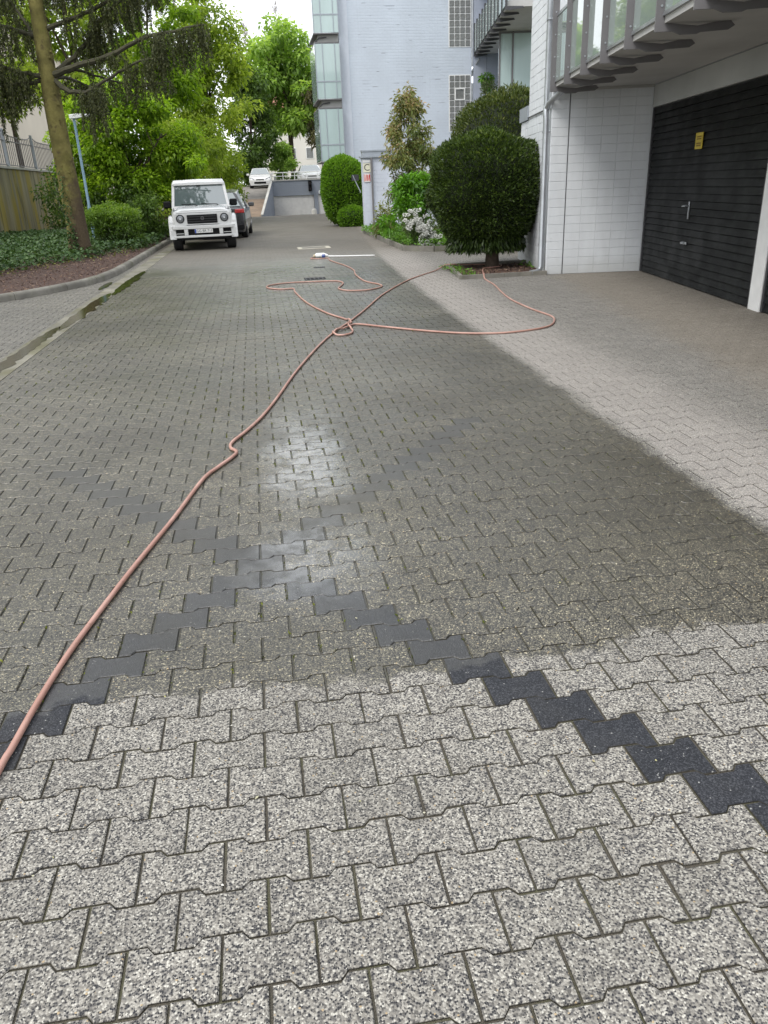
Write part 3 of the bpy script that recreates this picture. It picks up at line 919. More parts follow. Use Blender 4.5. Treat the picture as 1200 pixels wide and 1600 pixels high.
def clipped(name, label, cat, c, rx, ry, z0, z1, mat, n, L, W, expo=2.6, trunk=None, taper=.0, fringe=0, core_col=(.012, .018, .008), rough=.03, flat=0.0):
    t = thing(name, label, cat, (c[0], c[1], 0))
    zc, rz = (z0 + z1) / 2, (z1 - z0) / 2
    d = rand_dirs(n)
    k = (np.abs(d[:, 0]) ** expo + np.abs(d[:, 1]) ** expo + np.abs(d[:, 2]) ** expo) ** (-1 / expo)
    hsh = 1 + rough * (np.sin(d[:, 0] * 9 + 1.3) + np.sin(d[:, 1] * 8 + d[:, 2] * 7) + np.sin(d[:, 2] * 11 + 2)) * .5
    rad = k * hsh * (1 - .10 * RS.rand(n) ** 2 + .015 * RS.normal(size=n))
    P = d * rad[:, None] * np.array([rx, ry, rz])
    tz = (P[:, 2] / rz)
    sc = 1 - taper * np.clip(-tz, 0, 1) ** 1.5
    P[:, 0] *= sc; P[:, 1] *= sc
    P[:, 2] += zc
    D = d * .75 + rand_dirs(n) * .65 + np.array([0, 0, .25]); D /= np.linalg.norm(D, axis=1, keepdims=True)
    lens = L * RS.uniform(.7, 1.35, n)
    Q = leaf_quads(P, D, lens, W * RS.uniform(.8, 1.2, n))
    # fine clumps of lighter young growth
    g_ = .5 + .5 * np.sin(P[:, 0] * 17 + np.sin(P[:, 2] * 13) * 2) * np.sin(P[:, 1] * 15 + 2 * np.sin(P[:, 0] * 9)) * np.sin(P[:, 2] * 19 + 1)
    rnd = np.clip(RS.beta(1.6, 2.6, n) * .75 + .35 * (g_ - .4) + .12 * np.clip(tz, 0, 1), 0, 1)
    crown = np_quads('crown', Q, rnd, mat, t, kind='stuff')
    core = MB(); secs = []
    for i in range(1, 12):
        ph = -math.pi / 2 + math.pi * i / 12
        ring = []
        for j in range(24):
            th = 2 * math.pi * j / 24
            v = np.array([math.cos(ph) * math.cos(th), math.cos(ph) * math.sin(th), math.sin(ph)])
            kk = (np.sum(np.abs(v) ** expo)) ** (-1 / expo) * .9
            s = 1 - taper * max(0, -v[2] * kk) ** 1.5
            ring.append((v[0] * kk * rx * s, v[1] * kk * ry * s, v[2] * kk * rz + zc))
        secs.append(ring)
    core.loft(secs).build('dark_core', simple(name + '_inner', core_col, .95, var=.4, scale=20, bump=1), t, smooth=True)  # dark core added inside the leaves to block light
    if trunk:
        MB().tube([(trunk[0], trunk[1], -.02), (trunk[0], trunk[1], .25), (trunk[0] * .7, trunk[1], z0 + .4)], [trunk[2] * 1.15, trunk[2], trunk[2] * .9], 10).build('trunk', M_bark, t, smooth=True)
    if fringe:
        a = RS.rand(fringe) * 2 * math.pi; rr_ = np.sqrt(RS.rand(fringe)) * .9
        P = np.c_[np.cos(a) * rr_ * rx * (1 - taper * .75), np.sin(a) * rr_ * ry * (1 - taper * .75), z0 + .02 + .22 * RS.rand(fringe)]
        D = np.c_[np.cos(a) * .4, np.sin(a) * .4, -1 + .5 * RS.rand(fringe)] + rand_dirs(fringe) * .35
        D /= np.linalg.norm(D, axis=1, keepdims=True)
        np_quads('hanging_shoots', leaf_quads(P, D, L * RS.uniform(1.2, 2.6, fringe), W * 1.3), RS.rand(fringe) * .45, mat, t, kind='stuff')
    return t
clipped('clipped_yew', 'dark clipped yew ball on a short trunk beside the white wing', 'shrub', (4.40, 15.35), 1.07, 1.05, 0.35, 2.40, M_yew, 56000, .056, .023, 2.45, trunk=(.10, -.12, .13), taper=.30, fringe=4200, rough=.06)
clipped('clipped_hedge', 'olive green domed hedge behind the dark yew ball', 'shrub', (6.22, 19.6), 1.42, 1.4, .0, 3.48, M_dome, 34000, .075, .034, 2.5, rough=.05)
clipped('box_shrub', 'bright green rounded box shrub left of the letter C wall', 'shrub', (3.93, 36.0), .92, .9, .05, 2.74, M_box, 17000, .10, .06, 2.6, taper=.15, core_col=(.02, .04, .01))
clipped('low_shrub', 'low mid green shrub at the foot of the bright box shrub', 'shrub', (4.15, 34.9), .62, .5, -.1, .78, M_box, 4000, .10, .05, 2.2, core_col=(.02, .04, .01))

# ------------------------------------------------------------------ shrub bed in front of the C wall
edged_bed('shrub_bed', 'kerbed shrub bed in front of the letter C wall', [(3.88, 29.6), (3.70, 20.5), (4.35, 19.75), (9.0, 19.4), (9.0, 30)], M_soil, [(0, 1), (1, 2), (2, 3)], .13, top=.08)
M_photinia = leafmat('photinia_leaves', [(.055, .095, .028), (.125, .18, .05), (.23, .26, .09), (.46, .34, .23), (.64, .45, .37)], .35, .35, tcol=(1.5, 1.2, .8, 1))
def leafy(name, label, cat, base, blobs, n, L, W, mat, shell=.5, stems=None, up=None, droop=.25, rndf=None, group=None, dirmix=.7):
    t = thing(name, label, cat, (base[0], base[1], base[2]), group=group)
    P, d, k = blob_points(blobs, n, shell)
    D = d * dirmix + rand_dirs(n) * .7; D /= np.linalg.norm(D, axis=1, keepdims=True)
    Q = leaf_quads(P, D, L * RS.uniform(.65, 1.35, n), W * RS.uniform(.75, 1.25, n), up=up, droop=droop)
    ph = RS.rand(len(blobs)) * .35
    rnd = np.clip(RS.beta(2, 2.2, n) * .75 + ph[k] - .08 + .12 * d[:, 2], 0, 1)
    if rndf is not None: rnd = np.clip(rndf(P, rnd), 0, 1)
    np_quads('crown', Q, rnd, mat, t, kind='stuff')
    if stems:
        for s in stems:
            pth, r0, r1, nm = s
            m_ = len(pth)
            MB().tube(pth, [r0 + (r1 - r0) * i / (m_ - 1) for i in range(m_)], 8).build(nm, M_bark, t, smooth=True)
    return t
ph = []
rq = random.Random(9)
for i in range(72):
    z = .5 + 3.4 * rq.random() ** .9
    w = .95 * (1 - (max(0, z - 1.6) / 2.7) ** 1.2) if z > 1.6 else .75
    a = rq.uniform(0, 6.28); rr_ = w * math.sqrt(rq.random())
    ph.append((math.cos(a) * rr_, math.sin(a) * rr_ * .8, z, .17 + .14 * rq.random(), .17 + .12 * rq.random(), .18 + .16 * rq.random(), 1))
ph += [(.05, 0, 3.95, .12, .12, .22, .7), (-.62, 0, 2.3, .22, .2, .2, 1), (.55, 0, 2.95, .16, .16, .25, .8)]
leafy('photinia_shrub', 'tall loose shrub with reddish young leaves against the blue facade', 'shrub', (4.62, 24.2, 0), ph, 10500, .115, .045, M_photinia, .1,
      [([(0, 0, 0), (.05, .02, 1.2), (-.05, 0, 2.4), (.05, 0, 3.9)], .05, .01, 'stem'), ([(.05, .05, .2), (.35, .1, 1.5), (.5, .1, 2.9)], .035, .008, 'stem'), ([(-.05, .05, .2), (-.4, 0, 1.4), (-.6, 0, 2.3)], .035, .008, 'stem')],
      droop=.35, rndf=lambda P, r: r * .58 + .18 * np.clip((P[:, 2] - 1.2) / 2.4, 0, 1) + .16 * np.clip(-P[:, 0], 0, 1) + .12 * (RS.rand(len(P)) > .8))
M_rhodo = leafmat('glossy_rhododendron_leaves', [(.03, .08, .010), (.065, .16, .014), (.11, .26, .02), (.17, .36, .035)], .25, .28)
rh = []
for i in range(34):
    a, e = rq.uniform(0, 6.28), rq.uniform(.05, 1.45)
    rh.append((math.cos(a) * math.cos(e) * .85, math.sin(a) * math.cos(e) * .7, .35 + math.sin(e) * 1.2, .26, .26, .22, 1))
leafy('rhododendron', 'bright glossy green rhododendron in the kerbed bed', 'shrub', (4.42, 22.2, .08), rh, 5200, .15, .055, M_rhodo, .35,
      [([(0, 0, 0), (.2, .1, .6), (.4, 0, 1.2)], .03, .012, 'stem'), ([(0, 0, 0), (-.25, .1, .6), (-.5, 0, 1.1)], .03, .012, 'stem')], droop=.3)
leafy('variegated_shrub', 'pale yellowish shrub beside the letter C wall foot', 'shrub', (4.05, 25.6, .08), [(0, 0, .55, .32, .3, .5, 1), (-.05, 0, .25, .35, .3, .3, 1)], 1500, .10, .04,
      leafmat('variegated_leaves', [(.08, .10, .03), (.22, .24, .08), (.42, .40, .22)], .25, .4), .3, [([(0, 0, 0), (0, 0, .8)], .02, .01, 'stem')])
az = leafy('white_azalea', 'low azalea covered in white blossom beside the dark yew', 'shrub', (4.22, 20.7, .08), [(-.25, 0, .55, .28, .25, .35, 1), (.1, -.1, .35, .38, .3, .3, 1.2), (.15, 0, .15, .4, .3, .15, .8)], 2200, .07, .03,
           leafmat('azalea_leaves', [(.025, .045, .015), (.06, .09, .025), (.11, .15, .04)], .2, .4), .2, [([(0, 0, 0), (0, 0, .5)], .02, .01, 'stem')])
fl = []
for i in range(85):
    k = rq.random()
    p = (-.33 + .62 * k + rq.uniform(-.2, .2), -.33 + rq.uniform(-.08, .06), .78 - .72 * k + rq.uniform(-.2, .2))
    fl.append((p[0], p[1], max(.03, p[2]), (.03 + .03 * rq.random()), .03, .018 + .015 * rq.random(), 1))
P, d, k = blob_points(fl, 2600, .6)
np_quads('blossom', leaf_quads(P, d, .035, .034), RS.rand(2600), leafmat('white_petals', [(.62, .63, .58), (.82, .82, .80)], .25, .6, tcol=(1, 1, 1, 1)), az, kind='stuff')
def carpet(name, label, region, n, L, W, mat, z, test=None, cat='ground cover', hmax=.12):
    P = np.c_[RS.uniform(region[0], region[1], n), RS.uniform(region[2], region[3], n), z + hmax * RS.rand(n)]
    if test is not None: P = P[test(P)]
    D = rand_dirs(len(P)); D[:, 2] = np.abs(D[:, 2]) * .6 + .15; D /= np.linalg.norm(D, axis=1, keepdims=True)
    o = np_quads(name, leaf_quads(P, D, L * RS.uniform(.6, 1.3, len(P)), W * RS.uniform(.7, 1.3, len(P)), up=np.array([0, 0, .8]), droop=.2), RS.beta(2, 2, len(P)), mat, kind='stuff')
    return tag(o, label, cat, kind='stuff')
M_herb = leafmat('fresh_herb_leaves', [(.05, .12, .015), (.10, .22, .025), (.17, .32, .05)], .3, .5)
carpet('ground_cover', 'fresh green low plants along the kerbed bed edge', (3.75, 5.6, 19.95, 29.4), 7000, .09, .05, M_herb, .08, lambda P: (P[:, 0] > 3.78 - .018 * (P[:, 1] - 20)) & (P[:, 1] > 20.5 - (P[:, 0] - 3.75) * .9), hmax=.2)
carpet('weeds', 'small green weeds at the downpipe foot', (5.0, 5.35, 14.0, 15.2), 160, .07, .03, M_herb, .02, lambda P: frame_b(P[:, 0], P[:, 1]) < 2.66, hmax=.1)
carpet('edge_weeds', 'few weeds growing along the left edge of the bark bed', (3.5, 3.85, 13.7, 15.6), 260, .06, .025, M_herb, .02, hmax=.06)

# ------------------------------------------------------------------ letter C wall
rq0 = random.Random(77)
cw = thing('garden_wall', 'pale blue block wall with letter C sign and metal cap', 'wall', (4.03, 30.25, 0))
MB().box(.0, 5.2, .012, .3, 0, 2.50).build('wall_body', M_blue_block, cw)
q = MB()
for r in range(18):
    z = r * .1385
    x = .002; off = .13 * (r % 2); first = True
    while x < 2.2:
        e = x + (.265 - off if first else .265)
        q.bbox(x, e - .003, .003 - rq0.uniform(0, .003), .0115, z + .001, min(z + .1365, 2.5), .003); x = e; first = False
q.build('wall_blocks', M_blue_block, cw, kind='stuff')
MB().box(-.06, 5.3, -.08, .36, 2.502, 2.56).box(.02, 5.25, -.04, .32, 2.562, 2.70).box(.0, 5.27, -.06, .34, 2.702, 2.75).build('cap', M_rail, cw)
MB().tube([(.34, -.06, 2.5), (.34, -.06, .0)], .036, 10).build('downpipe', M_steel, cw, smooth=True)
sg = MB().box(.03, .30, -.022, -.0125, 2.02, 2.32).build('letter_sign', simple('cream_sign', (.66, .64, .50), .5, var=.1), cw)
def text(s, size, mat, parent, loc, rot, name, ext=.001, align='CENTER'):
    cu = bpy.data.curves.new(name, 'FONT'); cu.body = s; cu.size = size; cu.extrude = ext; cu.align_x = align; cu.align_y = 'CENTER'
    o = bpy.data.objects.new(name, cu); cu.materials.append(mat); COL.objects.link(o); 
    dg = bpy.context.evaluated_depsgraph_get()
    me = bpy.data.meshes.new_from_object(o.evaluated_get(dg)); me.name = name
    bpy.data.objects.remove(o); bpy.data.curves.remove(cu)
    return link_mesh(name, me, mat, parent, None, loc, rot)
M_ink = simple('dark_print', (.03, .03, .03), .6)
text('C', .31, M_ink, sg, (.165, -.0235, 2.17), (math.pi / 2, 0, 0), 'letter')
MB().box(.02, .30, -.020, -.0125, 2.345, 2.43).build('name_plate', M_white, cw)
rs = MB().box(.04, .28, -.022, -.0125, 1.70, 1.98).build('red_sign', simple('sign_white', (.75, .70, .68), .5), cw)
M_red = simple('red_print', (.55, .06, .05), .5)
q = MB()
for (x0, x1) in ((.048, .068), (.252, .272)): q.box(x0, x1, -.0245, -.0225, 1.72, 1.96)
for k in range(3): q.yprism([(.09 + k * .055, 1.74), (.125 + k * .055, 1.74), (.15 + k * .055, 1.94), (.115 + k * .055, 1.94)], -.0245, -.0225)
q.build('red_marks', M_red, rs)
st = thing('metal_stay', 'thin pale metal rod leaning from the shrub to the letter C wall', 'rod', (3.35, 30.9, 0))
MB().tube([(.40, 0, 1.95), (.5, 0, 1.72), (.66, -.1, 1.35)], .018, 8).build('rod', M_rail, st)
MB().box(.36, .62, .02, .05, 1.76, 1.97).build('dark_flap', M_dsteel, st)

# ------------------------------------------------------------------ far apartment block
apt = thing('apartment_block', 'pale blue apartment block with glass bays and glass brick windows', 'building', (4.66, 41.0, 0))
FX = 6.30
wall = MB().box(0, FX, 0, .4, 0, 30.0).box(0, .4, .402, 13, 0, 30.0).box(FX - .4, FX, .402, 13, 0, 30.0).box(.402, FX - .402, 12.6, 13, 0, 30.0).box(.402, FX - .402, .402, 12.598, 16.1, 30.0).build('facade', M_facade, apt)
MB().box(-.02, .42, -.03, -.002, 0, 30.0).build('corner_strip', simple('lilac_paint', (.59, .63, .70), .6, var=.05), apt)
# bays
for k in range(10):
    zb = 2.72 + 2.66 * k
    zt = zb + 2.26
    bay = MB().box(-1.20, -.05, -.36, 2.6, zb - .04, zb).box(-1.20, -.05, -.36, 2.6, zt, zt + .05).build('glass_bay', M_steel, apt)
    for (x0, x1) in ((-1.19, -.86), (-.84, -.29), (-.27, -.06)):
        MB().box(x0, x1, -.352, -.34, zb + .02, zb + .70).build('pane', M_frosted, bay)
        MB().box(x0, x1, -.352, -.34, zb + .75, zt - .02).build('pane', M_frosted, bay)
    for y0 in (-.33, .4, 1.15, 1.9):
        MB().box(-1.197, -1.185, y0, y0 + .68, zb + .02, zt - .02).build('pane', M_frosted, bay)
    m_ = MB()
    for x in (-1.2, -.86, -.29, -.06): m_.box(x, x + .028, -.372, -.353, zb, zt)
    m_.box(-1.2, -.03, -.368, -.354, zb + .70, zb + .745)
    m_.build('mullions', M_rail, bay)
    if k < 9:
        MB().box(-1.0, -.05, -.1, 2.4, zt + .052, zt + .36).build('slab_end', M_soffit, apt)
        s_ = MB()
        for y in (-.2, .1): s_.tube([(-1.18, y, zt + .06), (-.95, y, zt + .22), (-.6, y, zt + .26)], .025, 6)
        s_.build('bay_bracket', M_dsteel, apt)
# glass brick windows
def block_window(x0, z0, rows, special):
    fr = MB().box(x0 - .03, x0 + 1.06, -.012, -.002, z0 - .03, z0 + rows * .266 + .02).build('glass_brick_window', M_white, apt)
    me = MB().bbox(-.112, .112, -.03, .0, -.116, .116, .012).mesh('pane'); me.materials.append(M_glassblock)
    for i in range(4):
        for j in range(rows):
            if special and i in (1, 2) and j in (rows - 3, rows - 4): continue
            o = bpy.data.objects.new('pane', me); COL.objects.link(o); o.parent = fr
            o.location = (x0 + .128 + i * .258, -.004, z0 + .133 + j * .266)
    if special:
        zc = z0 + .266 * (rows - 3)
        cxx = x0 + .515
        MB().box(cxx - .25, cxx + .25, -.05, -.012, zc - .27, zc - .22).box(cxx - .25, cxx + .25, -.05, -.012, zc + .2, zc + .25).box(cxx - .25, cxx - .2, -.05, -.012, zc - .219, zc + .199).box(cxx + .2, cxx + .25, -.05, -.012, zc - .219, zc + .199).build('vent_frame', M_white, fr)
        MB().box(cxx - .198, cxx + .198, -.02, -.0125, zc - .217, zc + .197).build('vent_pane', M_glassblock, fr)
block_window(5.20, 3.88, 9, True)
block_window(5.20, 7.46, 9, False)
block_window(5.20, 11.0, 9, False)

# recessed part with balcony and glazed bay, set at the angle of the garage wing
rc = thing('rear_balcony_wing', 'recessed grey wing with bracketed glass balcony beside the blue facade', 'building', (10.99, 41.0, 0), -TH)
MB().box(.02, 6, -.55, -.2, 0, 29).build('recess_wall', simple('recess_shade_grey', (.30, .33, .40), .7, var=.12, scale=1), rc)  # shading of the recess put into the wall colour as darker grey
MB().tube([(-.02, -.2, 29), (-.02, -.2, 6.6)], .05, 8).tube([(-.02, -.2, 5.9), (-.02, -.2, 0)], .05, 8).tube([(.25, -.75, 6.85), (-.02, -.25, 6.4), (-.02, -.2, 6.2)], .05, 8).build('downpipe', M_alu, rc, smooth=True)
for zf in (7.0, 9.66, 12.3):
    bs = MB().box(.1, 2.2, -11, -.56, zf + .05, zf + .25).build('balcony_slab', M_soffit, rc)
    for k in range(11):
        a = -.62 - 1.05 * k
        MB().yprism([(.0, zf - .04), (.0, zf + 1.3), (.07, zf + 1.3), (.07, zf + .06), (.62, zf + .04), (.66, zf - .01), (.15, zf - .06)], a - .02, a + .02).build('bracket_post', M_dsteel if zf < 8 else M_steel, bs)
        if k:
            MB().box(.035, .047, a + .03, a + 1.02, zf + .12, zf + 1.2).build('glass_panel', M_frosted, bs)
gb = MB().box(.45, 6.0, -6.2, -.56, 0, 4.9).box(.45, 6, -6.2, -.56, 7.26, 7.5).build('glazed_bay', M_facade, rc)
for x0, x1 in ((.5, .98), (1.05, 1.85), (1.92, 2.8)):
    MB().box(x0, x1, -6.23, -6.21, 4.95, 6.98).build('pane', M_frosted, gb)
    MB().box(x0, x1, -6.23, -6.21, 7.55, 9.4).build('pane', M_frosted, gb)
MB().box(.46, 5.9, -6.2, -6.0, 4.9, 9.6).build('bay_backing', M_frosted, gb)
m_ = MB()
for x in (.45, .985, 1.855, 2.805): m_.box(x, x + .06, -6.27, -6.205, 4.9, 9.5)
m_.box(.45, 3, -6.265, -6.206, 6.985, 7.03)
m_.box(.45, 3, -6.265, -6.206, 4.9, 4.945)
m_.build('mullions', M_steel, gb)
MB().box(.3, 2.2, -5.9, -.56, 4.45, 4.62).build('terrace', M_soffit, rc)
hb = thing('hanging_basket', 'hanging basket of yellow green leaves in the grey recess', 'plant', (11.3, 39.6, 5.95))
P, d, k = blob_points([(0, 0, 0, .3, .3, .22, 1), (.05, 0, -.25, .2, .2, .25, .7)], 500, .4)
np_quads('leaves', leaf_quads(P, d, .16, .06, droop=.4), RS.rand(500), M_herb, hb, kind='stuff')
MB().tube([(0, 0, -.15), (0, 0, .0)], [.1, .16], 10).tube([(0, 0, 0), (0, 0, .9)], .008, 5).build('pot', M_dsteel, hb)
for (x, y, z, lab) in ((11.15, 38.6, 4.62, 'grey green potted shrub at the terrace edge left of the glazed bay'), (11.55, 37.2, 4.62, 'second potted shrub close to the glazed bay')):
    pt = thing('potted_plant', lab, 'plant', (x, y, z), group='potted shrubs on the recessed terrace')
    MB().tube([(0, 0, 0), (0, 0, .45)], [.18, .24], 12).build('pot', M_dsteel, pt)
    P, d, k = blob_points([(0, 0, .75, .4, .35, .38, 1)], 600, .3)
    np_quads('leaves', leaf_quads(P, d, .12, .04), RS.rand(600), leafmat('grey_green_leaves', [(.06, .08, .04), (.14, .17, .08)], .2), pt, kind='stuff')

# ------------------------------------------------------------------ parking deck, gates and ramp at the end of the drive
deck = thing('parking_deck', 'grey parking deck with underground garage gate at the end of the drive', 'building', (0, 58, 0))
M_deckblock = facade_mat('grey_deck_wall', (.25, .275, .32))
MB().box(1.42, 9, 0, .3, 1.14, 2.10).box(4.26, 4.52, 0, .3, -.9, 1.139).box(5.15, 9, 0, .3, -.9, 1.139).build('deck_wall', M_deckblock, deck)
MB().box(1.40, 9, -.06, .34, 2.102, 2.17).build('deck_edge', M_cap, deck)
MB().box(1.4, 14, .36, 14, 1.95, 2.09).build('deck_slab', M_kerb, deck)
gt = MB().box(1.45, 4.25, .12, .16, -.85, 1.13).build('garage_gate', simple('pale_gate', (.60, .59, .575), .6, var=.1), deck)
for k in range(16):
    MB().box(1.47, 4.23, .10, .119, -.83 + k * .122, -.83 + k * .122 + .114).build('gate_slat', bpy.data.materials['pale_gate'], gt)
MB().box(4.53, 5.14, .1, .15, -.6, 1.10).build('side_door', bpy.data.materials['pale_gate'], deck)
rl = MB()
rl.tube([(1.4, .1, 2.62), (8.8, .1, 2.62)], .03, 6); rl.tube([(1.4, .1, 2.40), (8.8, .1, 2.40)], .02, 6)
for k in range(10): rl.cyl((1.42 + k * .8, .1, 2.17), (1.42 + k * .8, .1, 2.62), .025, 6)
rl.build('railing', M_white, deck)
tl = thing('traffic_light', 'small black traffic light on the grey deck wall', 'traffic light', (4.02, 57.9, 1.72))
MB().bbox(-.12, .12, -.12, .08, -.34, .34, .03).build('housing', M_black, tl)
for z in (.17, -.17):
    MB().tube([(0, -.10, z), (0, -.26, z + .02)], [.105, .115], 12, caps=False).build('visor', M_black, tl)
    MB().cyl((0, -.115, z), (0, -.125, z), .09, 12).build('lens', simple('dark_lens', (.03, .02, .02), .15), tl)
rs_ = thing('round_sign', 'small round white sign above the side door of the deck', 'sign', (4.72, 57.97, 1.30))
MB().cyl((0, 0, 0), (0, -.02, 0), .13, 20).build('plate', M_white, rs_)
bd = thing('bollard', 'short pale stone bollard beside the garage gate', 'bollard', (3.98, 55.0, 0))
MB().tube([(0, 0, -.3), (0, 0, .18), (0, 0, .28), (0, 0, .31)], [.17, .18, .13, .03], 12).build('stone', M_cap, bd, smooth=True)
rw = thing('ramp_wall', 'sloping grey ramp wall with pale top beside the garage gate', 'wall', (0, 0, 0))
w0, w1 = Vector((.52, 54.0, 0)), Vector((1.40, 57.98, 0))
nrm = Vector((w1.y - w0.y, -(w1.x - w0.x), 0)).normalized() * .06
MB().loft([[w0 - nrm, w0 + nrm, w0 + nrm + Vector((0, 0, .08)), w0 - nrm + Vector((0, 0, .08))],
           [w1 - nrm + Vector((0, 0, -.9)), w1 + nrm + Vector((0, 0, -.9)), w1 + nrm + Vector((0, 0, 2.1)), w1 - nrm + Vector((0, 0, 2.1))]]).build('ramp_wall_body', M_deckblock, rw)
up = Vector((0, 0, .06)); e = nrm * 1.3
MB().loft([[w0 - e + up * 1.4, w0 + e + up * 1.4, w0 + e + up * 2.2, w0 - e + up * 2.2],
           [w1 - e + Vector((0, 0, 2.102)), w1 + e + Vector((0, 0, 2.102)), w1 + e + Vector((0, 0, 2.17)), w1 - e + Vector((0, 0, 2.17))]]).build('top_edge', M_cap, rw)
q = MB(); q.add([(.65, 54, -.001), (13, 54, -.001), (13, 58.1, -.75), (1.5, 58.1, -.75)], [(0, 1, 2, 3)])
tag(q.build('garage_ramp', M_far, kind='structure'), 'short paved slope dropping to the garage gate', kind='structure')
M_brown = concrete('brown_ramp_paving', (.25, .185, .135), .2, [((.14, .12, .1), .8, .5, .7, .5)])
q = MB(); q.add([(-1.2, 54, -.001), (.5, 54, -.001), (1.36, 58, 1.02), (-1.2, 58, 1.02)], [(0, 1, 2, 3)])
tag(q.build('road_ramp', M_brown, kind='structure'), 'brown paved ramp rising left of the parking deck', kind='structure')
q = MB(); q.add([(-1.2, 58, 1.02), (1.36, 58, 1.02), (1.6, 66, 1.72), (1.8, 82, 2.1), (-2.6, 82, 2.1), (-1.4, 66, 1.72)], [(0, 1, 2, 5), (5, 2, 3, 4)])
tag(q.build('upper_lane', concrete('grey_lane_paving', (.20, .185, .165), .2), kind='structure'), 'grey paved lane at the top of the brown ramp', kind='structure')
lw = thing('low_wall', 'low whitish wall under the hedge along the brown ramp', 'wall', (-1.25, 54, 0))
MB().loft([[(-.1, 0, -.1), (.1, 0, -.1), (.1, 0, .9), (-.1, 0, .9)], [(-.1, 4, .9), (.1, 4, .9), (.1, 4, 1.7), (-.1, 4, 1.7)], [(-.1, 14, 1.7), (.1, 14, 1.7), (.1, 14, 2.3), (-.1, 14, 2.3)]]).build('wall_body', simple('whitewash', (.5, .5, .53), .8, var=.2, scale=1), lw)
MB().box(-45, 60, 83, 140, .9, 1.0).box(-45, -1.3, 58.5, 83, 1.0, 1.05).build('back_garden', M_ground, kind='structure')
bpy.data.objects['back_garden']['label'] = 'raised garden ground beyond the ramp'

# ------------------------------------------------------------------ left retaining wall, fence, beige house
XW = -10.9
ret = thing('retaining_wall', 'mossy concrete retaining wall with yellow algae streaks behind the tree', 'wall', (XW, 0, 0))
for k in range(9):
    y0 = 26 + k * 4.0
    MB().box(-.3, 0, y0 + .01, y0 + 3.99, 0, 2.92).build('wall_panel', M_retain, ret)
MB().box(-.36, .06, 26, 62, 2.922, 3.02).build('coping', M_cap, ret)
fence = thing('railing_fence', 'grey steel railing fence on top of the mossy wall', 'fence', (XW - .15, 0, 3.02))
posts_y = [31.3, 36.4, 41.5, 46.6, 51.7, 56.8, 61.8]
for y in posts_y:
    MB().bbox(-.06, .06, y - .06, y + .06, 0, 1.62, .008).build('post', M_rail, fence)
bar = MB().box(-.014, .014, -.014, .014, .08, 1.38).mesh('bar'); bar.materials.append(M_steel)
for y0, y1 in zip(posts_y, posts_y[1:]):
    MB().box(-.02, .02, y0 + .06, y1 - .06, .06, .10).box(-.02, .02, y0 + .06, y1 - .06, 1.10, 1.14).build('rail', M_steel, fence)
    secs = []
    for k in range(13):
        u = k / 12; z = 1.33 + .22 * (2 * u - 1) ** 4
        secs.append((0, y0 + .06 + (y1 - y0 - .12) * u, z))
    MB().tube(secs, .022, 6).build('top_rail', M_steel, fence)
    for k in range(1, 16):
        o = bpy.data.objects.new('bar', bar); COL.objects.link(o); o.parent = fence; o.location = (0, y0 + (y1 - y0) * k / 16, 0)
house = thing('beige_house', 'plain beige rendered house behind the fence', 'building', (-16, 52, 0))
MB().box(-9, 0, -26, 60, 0, 13).build('wall', simple('beige_render', (.62, .555, .47), .85, var=.08, scale=.4, bump=.1), house)
MB().box(-9.3, .3, -26.3, 60.3, 13, 13.3).build('roof', simple('roof_edge', (.2, .12, .09), .8), house)
for y in (-10, -4, 2, 8):
    for z in (8.2,):
        w_ = MB().box(.002, .03, y, y + 1.3, z, z + 1.5).build('window', M_white, house)
        MB().box(.032, .04, y + .1, y + 1.2, z + .1, z + 1.4).build('pane', M_frosted, w_)

# ------------------------------------------------------------------ street lamp
lamp = thing('street_lamp', 'slim blue grey street lamp with flat white head', 'street lamp', (-5.30, 28.3, .08))
MB().tube([(0, 0, 0), (0, 0, 1.2), (0, 0, 1.25), (0, 0, 3.8)], [.06, .06, .045, .04], 10).build('pole', simple('blue_grey_pole', (.20, .31, .40), .45, .3, var=.1), lamp, smooth=True)
MB().loft([[(-.12, -.07, 3.78), (-.12, .07, 3.78), (-.12, .07, 3.90), (-.12, -.07, 3.90)], [(.1, -.1, 3.79), (.1, .1, 3.79), (.1, .1, 3.92), (.1, -.1, 3.92)], [(.58, -.07, 3.86), (.58, .07, 3.86), (.58, .07, 3.90), (.58, -.07, 3.90)]]).build('lamp_head', simple('white_lamp_shell', (.72, .74, .74), .4), lamp, bevel=.015)

# ------------------------------------------------------------------ spruce by the kerb
M_spruce_bark = concrete('algae_green_bark', (.215, .190, .065), .35, [((.07, .05, .035), 5, .52, .7, .7), ((.20, .19, .05), 2, .5, .7, .5)], scale=3, rough=.95)
M_limb = simple('grey_green_limb', (.055, .052, .030), .95, var=.4, scale=8, bump=.8)
M_needle = leafmat('dark_needles', [(.024, .031, .013), (.048, .058, .020), (.082, .092, .034), (.14, .145, .058)], .25, .55)
SX, SY = -4.72, 22.95
spruce = thing('spruce_tree', 'mossy trunked spruce with drooping dark boughs by the kerb', 'tree', (SX, SY, .08))
tp = []
tr_ = []
for z, r0 in ((-.1, .36), (.1, .33), (.35, .29), (.8, .265), (1.6, .255), (2.6, .24), (3.6, .228), (4.6, .205), (5.6, .18), (7.0, .15), (9.0, .12), (12.0, .08), (16.5, .03)):
    tp.append((.015 * math.sin(z * 1.3), .01 * math.cos(z), z)); tr_.append(r0)
MB().tube(tp, tr_, 16).build('trunk', M_spruce_bark, spruce, smooth=True)
kn = MB()
